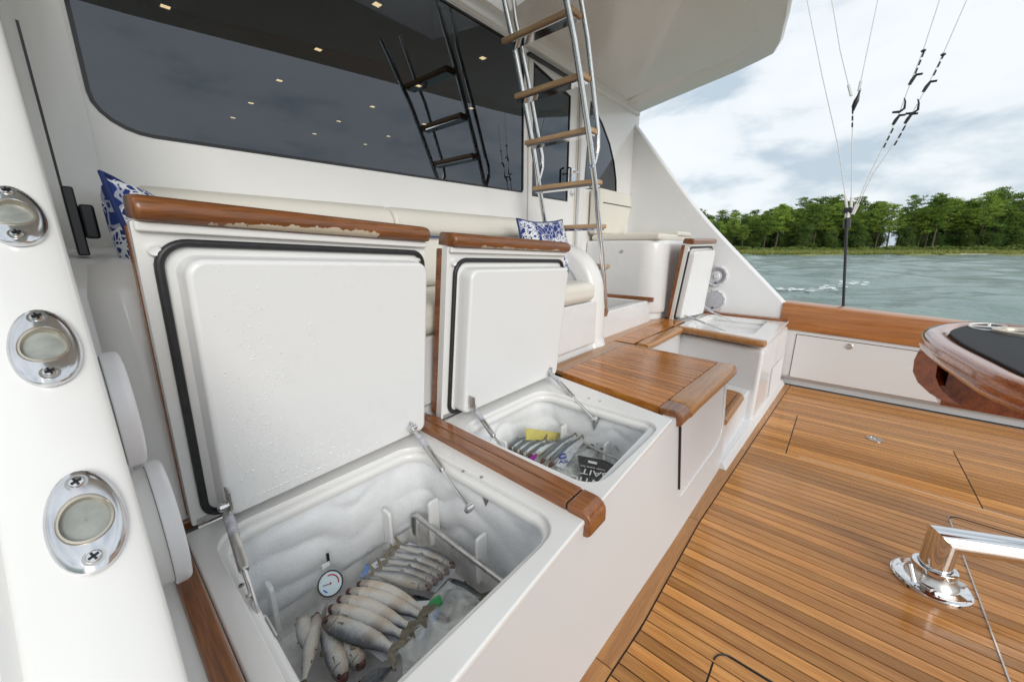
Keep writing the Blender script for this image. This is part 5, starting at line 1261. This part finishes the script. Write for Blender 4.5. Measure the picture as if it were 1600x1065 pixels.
SKIN = fishmat(); SILVER = fishmat('silver_bait_skin', True); FIN = mat('fish_fin', (.19, .165, .115), .5, noise=(120, .35)); MOUTH = mat('fish_mouth', (.10, .030, .022), .45, noise=(90, .4)); EYE = mat('fish_eye', (.02, .018, .015), .12); EYER = mat('fish_eye_ring', (.35, .28, .18), .3)
def fish(head, tail, W_, D_, back, label, group, bend=0.0, name='bait_fish', darkness=0.0, skin=None):
    skin = skin or SKIN
    """head/tail world points; W_ = body thickness, D_ = body height; back = world direction the dorsal side faces"""
    h, t = Vector(head), Vector(tail); ax = t-h; Ln = ax.length; ax.normalize(); bk = Vector(back); bk = (bk-ax*bk.dot(ax)).normalized(); sd_ = ax.cross(bk)
    root = bpy.data.objects.new(name, None); col.objects.link(root); root.location = (h+t)/2; tag(root, label, 'fish', group)
    prof = [(0, .26, -.10), (.02, .42, -.06), (.05, .56, -.02), (.10, .72, 0), (.16, .86, 0), (.185, .90, 0), (.19, .84, 0), (.25, .95, 0), (.34, 1.0, 0), (.46, .99, 0), (.58, .88, 0), (.70, .70, 0), (.79, .52, 0), (.85, .43, .0), (.89, .46, 0)]
    n = 16; rings = []; cols = []
    for s, k, dz_ in prof:
        c = h+ax*(s*Ln)+bk*(bend*Ln*math.sin(math.pi*s)+dz_*D_*.5)
        kw = k if s < .6 else k*(1-(s-.6)*1.6)
        ring = []
        for j in range(n):
            a = 2*math.pi*j/n; ring.append(c+bk*(D_/2*k*math.cos(a))+sd_*(W_/2*max(kw, .12)*math.sin(a))); cols.append((.5+.5*math.cos(a)+darkness, max(0, 1-s/.2)*1.9))
        rings.append(ring)
    q = MB(); q.mi = 1; q.loft(rings[:3], caps=False); q.f.append(tuple(range(n))[::-1]); q.m.append(1); q.mi = 0; bq = len(q.v)-n
    q.v += [tuple(p) for r__ in rings[3:] for p in r__]
    for i in range(2, len(rings)-1):
        for k in range(n): q.f.append((i*n+k, i*n+(k+1) % n, (i+1)*n+(k+1) % n, (i+1)*n+k)); q.m.append(0)
    q.f.append(tuple((len(rings)-1)*n+k for k in range(n))); q.m.append(0)
    b = q.build('body', [skin, MOUTH], root, smooth=80, fix=False)
    ca = b.data.color_attributes.new('dorsal', 'FLOAT_COLOR', 'POINT')
    for i, cv in enumerate(cols): ca.data[i].color = (max(0, min(1, cv[0])), cv[1], 0, 1)
    # forked tail
    c = h+ax*(.87*Ln)+bk*(bend*Ln*math.sin(math.pi*.87)); T = .004*1
    pl_ = [c+bk*D_*.15, c+ax*Ln*.06+bk*D_*.32, c+ax*Ln*.19+bk*D_*.62, c+ax*Ln*.14+bk*D_*.28, c+ax*Ln*.085, c+ax*Ln*.14-bk*D_*.28, c+ax*Ln*.19-bk*D_*.62, c+ax*Ln*.06-bk*D_*.32, c-bk*D_*.15]
    mid = len(pl_)//2; q = MB(); off_ = sd_*.0016
    for tri in ((0, 1, 4), (1, 3, 4), (1, 2, 3), (8, 4, 7), (7, 4, 5), (7, 5, 6), (0, 4, 8)):
        q.extr([pl_[i]-off_ for i in tri], off_*2)
    q.build('tail_fin', FIN, root, smooth=0)
    c = h+ax*(.50*Ln)+bk*(bend*Ln+D_*.49); q = MB(); q.extr([c-ax*Ln*.05-off_, c+ax*Ln*.0+bk*D_*.16-off_, c+ax*Ln*.05+bk*D_*.02-off_], off_*2); q.build('dorsal_fin', FIN, root, smooth=0)
    c = h+ax*(.66*Ln)-bk*(D_*.33); q = MB(); q.extr([c-off_, c+ax*Ln*.05-bk*D_*.16-off_, c+ax*Ln*.08-off_], off_*2); q.build('anal_fin', FIN, root, smooth=0)
    for sg in (1, -1):
        c = h+ax*(.20*Ln)+sd_*(W_*.44*sg)-bk*D_*.02; q = MB(); q.extr([c, c+ax*Ln*.085+sd_*.001*sg+bk*D_*.03, c+ax*Ln*.08+sd_*.001*sg-bk*D_*.07], sd_*.0012*sg); q.build('side_fin', FIN, root, smooth=0)
        c = h+ax*(.065*Ln)+sd_*(W_*.255*sg)+bk*D_*.06; e = MB().lathe(c, sd_*sg, [(D_*.11, -.002), (D_*.11, .0012), (D_*.07, .003), (.0001, .0034)], 12).build('eye', EYE, root)
        g_ = [h+ax*(.165*Ln)+sd_*(W_*.425*sg)*(1-.5*(v*v))+bk*D_*.36*v for v in (-1.15, -.9, -.5, 0, .5, .9)]
        MB().tube(g_, .0021, 5).build('gill_line', FIN, root)
    q = MB().lathe(h+ax*.003, -ax, [(D_*.17, -.012), (D_*.15, -.002), (D_*.08, .003), (.0001, .002)], 12); q.build('mouth', MOUTH, root)
    return root
up = (0, 0, 1)
ZF = .345
# fan of five in the middle
gF = 'bait fish fanned on the white backing sheet'
fan = [((505, 968), (622, 1020), 'nearest and largest fish of the fanned pack, showing its grey flank', .068, .36), ((513, 950), (640, 998), 'second fish from the front of the fanned pack', .051, .365), ((527, 936), (650, 985), 'middle fish of the fanned pack, third from the front', .050, .37), ((541, 924), (668, 967), 'fourth fish from the front of the fanned pack', .050, .37), ((558, 912), (672, 960), 'rearmost fish of the fanned pack, next to the thermometer', .051, .365)]
for i, (a, b, lab, D_, z) in enumerate(fan):
    h_, t_ = aZ(*a, z), aZ(*b, z-.02)
    bk = Vector((-.1, -.92, -.12)) if i == 0 else Vector((.0, -.86, -.38))
    fish(h_, t_, .034, D_*.9, bk, lab, gF, bend=-.03, darkness=-.10)
# pack of five at the back right
gP = 'bait fish in the vacuum pack at the back right'
pk = [((711, 884), (616, 850), 'back fish of the vacuum pack'), ((702, 894), (608, 862), 'second fish from the back in the vacuum pack'), ((692, 902), (598, 873), 'middle fish of the vacuum pack'), ((684, 910), (588, 884), 'second fish from the front in the vacuum pack'), ((674, 918), (575, 893), 'front fish of the vacuum pack, nearest the fanned pack')]
for i, (a, b, lab) in enumerate(pk): fish(aZ(*a, .338), aZ(*b, .338), .031, .037, (.75, .35, .55), lab, gP, bend=.02, darkness=-.12)
# pile at the near left, heads towards the camera or away
gL = 'loose bait fish piled at the near left of the tray'
lo = [((470, 962), (482, 1025), (-.6, -.1, -.5), 'leftmost loose fish, head up beside the tray edge', .042), ((495, 958), (470, 1080), (-.6, .2, -.5), 'loose fish lying between the leftmost fish and the fanned pack', .040), ((538, 1064), (497, 962), (-.8, .1, -.35), 'large loose fish with its dark red mouth towards the near rim', .050), ((567, 1042), (522, 985), (-.7, .1, -.5), 'loose fish under the fanned pack, mouth towards the backing sheet', .048), ((560, 1075), (618, 1040), (.4, -.3, .6), 'loose fish half hidden by the near rim of the freezer', .042)]
for a, b, bk, lab, D_ in lo: fish(aZ(*a, .325), aZ(*b, .32), .036, D_, bk, lab, gL, bend=-.02, darkness=-.12)
gB = 'dark backed bait fish under the plastic at the right'
for a, b, lab in (((672, 915), (752, 945), 'blue grey fish beneath the vacuum pack pointing to the right rim'), ((690, 908), (760, 935), 'second blue grey fish beside the right rail'), ((640, 935), (705, 965), 'blurred grey fish under the plastic beside the green clip')): fish(aZ(*a, .285), aZ(*b, .285), .036, .042, (.3, .4, .85), lab, gB)
# backing sheet with blue zip edge
SHEET = mat('white_sheet', (.76, .78, .82), .45); ZIP = mat('blue_zip', (.03, .20, .62), .4); GREEN = mat('green_clip', (.02, .30, .08), .4); YEL = mat('yellow_pad', (.66, .58, .17), .7, noise=(20, .1))
bs = thing('backing_sheet', aZ(610, 985, .315), 'white backing sheet with a blue zip edge under the fanned fish', 'bag')
zs = .318
ol = [aZ(x, y, zs) for x, y in ((553, 925), (590, 925), (640, 940), (672, 938), (688, 940), (682, 965), (665, 990), (640, 1012), (598, 1033), (560, 1005), (515, 985))]
MB().extr(ol, (0, 0, .002)).build('sheet', SHEET, bs, smooth=0)
MB().loft([[p, p+Vector((0, 0, .004)), p+Vector((-.012, .004, .004)), p+Vector((-.012, .004, 0))] for p in [aZ(x, y, zs+.003) for x, y in ((690, 936), (684, 964), (668, 990), (655, 1003))]]).build('zip_edge', ZIP, bs)
b5 = thing('backing_sheet', aZ(640, 890, .315), 'white pack sheet with blue corner under the vacuum packed fish', 'bag')
MB().extr([aZ(x, y, .312) for x, y in ((566, 900), (575, 885), (640, 848), (665, 858), (712, 890), (680, 925))], (0, 0, .003)).build('sheet', SHEET, b5, smooth=0)
MB().extr([aZ(x, y, .317) for x, y in ((562, 902), (573, 882), (580, 882), (571, 905))], (0, 0, .003)).build('zip_edge', ZIP, b5)
gc = thing('bag_clip', aZ(682, 943, .33), 'green plastic clip at the corner of the blue zip bag', 'clip')
cl = aZ(682, 943, .325); MB().loft([[(cl.x+r*math.cos(a)*(1+.25*math.sin(3*a)), cl.y+r*math.sin(a)*(1+.2*math.cos(2*a)), z) for a in np.linspace(0, 6.283, 25)[:-1]] for r, z in ((.017, cl.z), (.021, cl.z+.006), (.016, cl.z+.013), (.006, cl.z+.015))]).build('clip', GREEN, gc, smooth=60)
# thermometer dial on the tray's back side
tm = thing('thermometer', (.335, .985, .36), 'round dial thermometer with red and blue arcs standing at the back of the tray', 'thermometer')
tc_ = Vector((.335, .985, .355)); ta = Vector((-.12, -.72, .68)).normalized(); r_ = .032
MB().lathe(tc_, ta, [(r_, -.008), (r_*1.06, 0), (r_*1.06, .006), (r_*.96, .007), (r_*.94, .004)], 32).build('case', BLACK, tm)
MB().lathe(tc_, ta, [(r_*.95, .0045), (.0001, .0046)], 32).build('dial', mat('dial_face', (.62, .74, .80), .35), tm)
u_ = ta.cross(Vector((0, 0, 1))).normalized()*-1; v_ = ta.cross(u_)*-1
v_ = Vector((0, 0, 1))-ta*ta.z; v_.normalize(); u_ = v_.cross(ta)
def darc(a0, a1, m, nm): MB().tube([tc_+ta*.0055+(u_*math.cos(R(a))+v_*math.sin(R(a)))*r_*.68 for a in np.linspace(a0, a1, 9)], .0018, 6).build(nm, m, tm)
darc(95, -20, mat('dial_red', (.45, .03, .03), .5), 'red_arc'); darc(200, 235, ZIP, 'blue_arc')
MB().tube([tc_+ta*.006-u_*.004, tc_+ta*.006-u_*.02+v_*.003], .0011, 5).build('needle', CAULK, tm); MB().lathe(tc_+ta*.005, ta, [(.003, 0), (.003, .002), (.0001, .003)], 10).build('pivot', MATS['dial_red'], tm)
MB().box(.325, 1.0, .40, .347, 1.004, .413).build('hanger', POLY, tm)
# loose clear plastic over the packs: rumpled sheets
def rumple(name, quad, z, label, amp=.016, seed=1, m=None, n=26):
    r = np.random.default_rng(seed); A, B, C_, D_ = [aZ(x, y, z) for x, y in quad]; ph = r.random((6, 3))*6; vs = []
    for i in range(n+1):
        for j in range(n+1):
            u, v = i/n, j/n; p = A.lerp(B, u).lerp(D_.lerp(C_, u), v)
            h = sum(math.sin((6+k*4.7)*u*math.cos(ph[k, 0])+(6+k*4.7)*v*math.sin(ph[k, 0])+ph[k, 1])/(1+k*.6) for k in range(6))
            e = min(1, 5*min(u, 1-u, v, 1-v)+.15)
            vs.append((p.x+.004*math.sin(9*v+ph[0, 2]), p.y+.005*math.sin(8*u+ph[1, 2]), p.z+amp*h*.55*e-(.012)*(1-e)))
    q = MB(); q.add(vs, [(i*(n+1)+j, (i+1)*(n+1)+j, (i+1)*(n+1)+j+1, i*(n+1)+j+1) for i in range(n) for j in range(n)])
    o = q.build(name, m or CLEARBAG, smooth=180, loc=(A+C_)/2); tag(o, label, 'bag'); return o
rumple('plastic_bag', ((420, 960), (560, 870), (600, 905), (455, 1010)), .345, 'clear crumpled bag edge left of the fanned fish', seed=2)
rumple('plastic_bag', ((620, 1000), (700, 900), (790, 960), (640, 1090)), .345, 'clear plastic bag over the fish by the near right rim', seed=3, m=MILKY)
rumple('plastic_bag', ((560, 895), (640, 845), (725, 885), (675, 935)), .358, 'clear vacuum pack film over five fish', seed=4, amp=.007, m=FILM)
rumple('plastic_bag', ((560, 850), (615, 815), (640, 850), (580, 880)), .31, 'folded clear plastic lying against the tray back', seed=6)

# ------------------------------------------------------------------ bags and fish in the second freezer
zb = .40
MB_ = MB(); 
ic = thing('bait_tray', (1.16, .74, .30), 'clear bait tray standing at the right in the far open freezer', 'tray')
MB().box(.93, .50, .285, 1.39, .99, .295).build('bottom', TRAY, ic)
MB().tube([aZ(908, 690, .44), aZ(975, 722, .44)], .006, 8).build('rail', STEEL, ic)
yp = thing('yellow_pad', aZ(845, 677, .43), 'yellow paper pad standing behind the bagged bait', 'pad')
A_, B_, C_, D_ = [aY(x, y, .92) for x, y in ((823, 687), (872, 687), (880, 677), (823, 669))]
MB().extr([A_, B_, C_, D_], (0, .006, 0)).build('sheet', YEL, yp)
gS = 'striped bait fish in the clear bags of the far freezer'
BALLY = mat('silver_bait', (.62, .66, .66), .25, coat=.5, noise=(30, .12))
S2 = [((795, 703), (828, 682), 'blue backed bait at the left of the bagged row'), ((803, 708), (840, 684), 'second bagged bait from the left'), ((812, 712), (856, 686), 'third bagged bait from the left'), ((826, 713), (874, 688), 'bagged bait above the yellow lure'), ((845, 722), (905, 676), 'long striped bait left of the blue lettered bag'), ((858, 728), (915, 680), 'long striped bait nearest the blue lettered bag')]
for a, b, lab in S2: fish(aZ(*a, .432), aZ(*b, .445), .032, .036, (.55, .25, .6), lab, gS, bend=.03, name='bait_fish', darkness=-.05, skin=SILVER)
for (a, b, c, lab) in (((780, 697), (790, 690), (793, 683), 'dark tail fin rising at the left wall of the far freezer'), ((895, 672), (902, 678), (894, 669), 'dark tail fin behind the lettered bag'), ((932, 694), (943, 690), (943, 679), 'dark tail fin before the right wall tabs'), ((965, 704), (968, 712), (958, 693), 'dark tail fin at the right rim of the far freezer')):
    p0, p1, p2 = aZ(*a, .44), aZ(*b, .44), aZ(*c, .46); o = MB().extr([p0, p1, p2+Vector((0, 0, .02))], (.003, .003, 0)).build('fish_tail', FIN, loc=p0); tag(o, lab, 'fish tail', 'tail fins sticking out of the far freezer bags')
lu = thing('lure', aZ(842, 706, .43), 'yellow and purple lure skirt among the bagged bait', 'lure')
MB().tube([aZ(838, 711, .43), aZ(846, 704, .435), aZ(853, 695, .435)], [.004, .010, .003], 8).build('yellow_skirt', mat('lure_yellow', (.55, .55, .03), .5), lu); MB().tube([aZ(826, 720, .43), aZ(832, 716, .435), aZ(840, 708, .435)], [.009, .010, .003], 8).build('purple_skirt', mat('lure_purple', (.30, .01, .30), .5), lu)
# blue lettered white bag
BL = mat('blue_print', (.03, .06, .32), .5)
lb = thing('lettered_bag', aZ(883, 712, .44), 'clear white bag printed with blue letters lying across the bagged bait', 'bag')
cb = [aZ(x, y, .445) for x, y in ((868, 727), (880, 733), (912, 690), (896, 682))]
ux = (cb[3]-cb[0]).normalized(); uy = (cb[0]-cb[1]).normalized()
MB().extr(cb, (0, 0, .003)).build('label_patch', plastic('printed_film', (.80, .83, .88), .38), lb, bevel=.001)
text_obj('letters', 'AR', .034, BL, frame(aZ(881, 721, .4497), aZ(888, 721, .45)-aZ(872, 721, .45), aZ(881, 712, .45)-aZ(881, 724, .45)), lb)
MB().tube([aZ(880, 712, .451)+Vector((.02*math.cos(a), .012*math.sin(a), 0)) for a in np.linspace(0, 5, 10)], .0035, 6).build('round_mark', BL, lb)
# black labelled bait bag, its print upside down towards the camera
bb = thing('labelled_bag', aZ(930, 735, .46), 'black bait bag with white upside down lettering in the near right corner', 'bag')
BAGB = mat('black_bag', (.02, .02, .024), .22, noise=(30, .4), bump=(45, .5, .006))
cn = [aZ(x, y, .455) for x, y in ((902, 714), (945, 722), (990, 745), (930, 775), (910, 757))]
MB().extr(cn, (0, 0, .012)).build('bag', BAGB, bb, bevel=.004)
fx = aZ(905, 744, .468)-aZ(938, 751, .468); fy = aZ(916, 752, .468)-aZ(918, 737, .468)
text_obj('letters', 'BAIT', .052, WHITEP, frame(aZ(929.5, 739, .4685), fx, fy), bb)
text_obj('letters', 'ATLANTIC', .052, WHITEP, frame(aZ(942, 756, .4685), fx, fy), bb)
text_obj('small_print', 'frozen quality bait', .013, WHITEP, frame(aZ(926, 730.5, .4685), fx, fy), bb)
lbp = [aZ(x, y, .468) for x, y in ((919, 719), (933, 722), (932.5, 725.5), (919, 722.5))]
MB().extr(lbp, (0, 0, .001)).build('white_box', WHITEP, bb)
rumple('plastic_bag', ((790, 712), (838, 672), (905, 690), (850, 745)), .415, 'clear bag under the striped bait at the left', seed=12, amp=.010, m=MILKY)
rumple('plastic_bag', ((838, 742), (905, 668), (935, 690), (895, 760)), .418, 'clear bag round the long striped bait', seed=13, amp=.010, m=MILKY)
rumple('plastic_bag', ((900, 700), (930, 690), (985, 720), (940, 740)), .41, 'clear bag behind the black labelled bag', seed=14, amp=.012, m=MILKY)
for a, b, lab in (((900, 700), (948, 676), 'long silver bait behind the blue lettered bag'), ((912, 708), (958, 684), 'silver bait between the lettered bag and the right rail'), ((930, 712), (968, 694), 'short silver bait above the black labelled bag')):
    fish(aZ(*a, .405), aZ(*b, .415), .034, .038, (.5, .3, .7), lab, gS, bend=.03, darkness=-.05, skin=SILVER)
rumple('plastic_bag', ((775, 705), (806, 668), (850, 672), (800, 715)), .40, 'clear bag slumped in the left corner under the yellow pad', seed=15, amp=.016, m=MILKY)
rumple('plastic_bag', ((862, 700), (888, 664), (958, 680), (935, 712)), .425, 'clear bag heaped in front of the right wall tabs', seed=16, amp=.016, m=FILM)
rumple('plastic_bag', ((855, 742), (880, 722), (905, 735), (890, 765)), .43, 'clear bag bulging at the near rim beside the black bag', seed=17, amp=.012, m=MILKY)
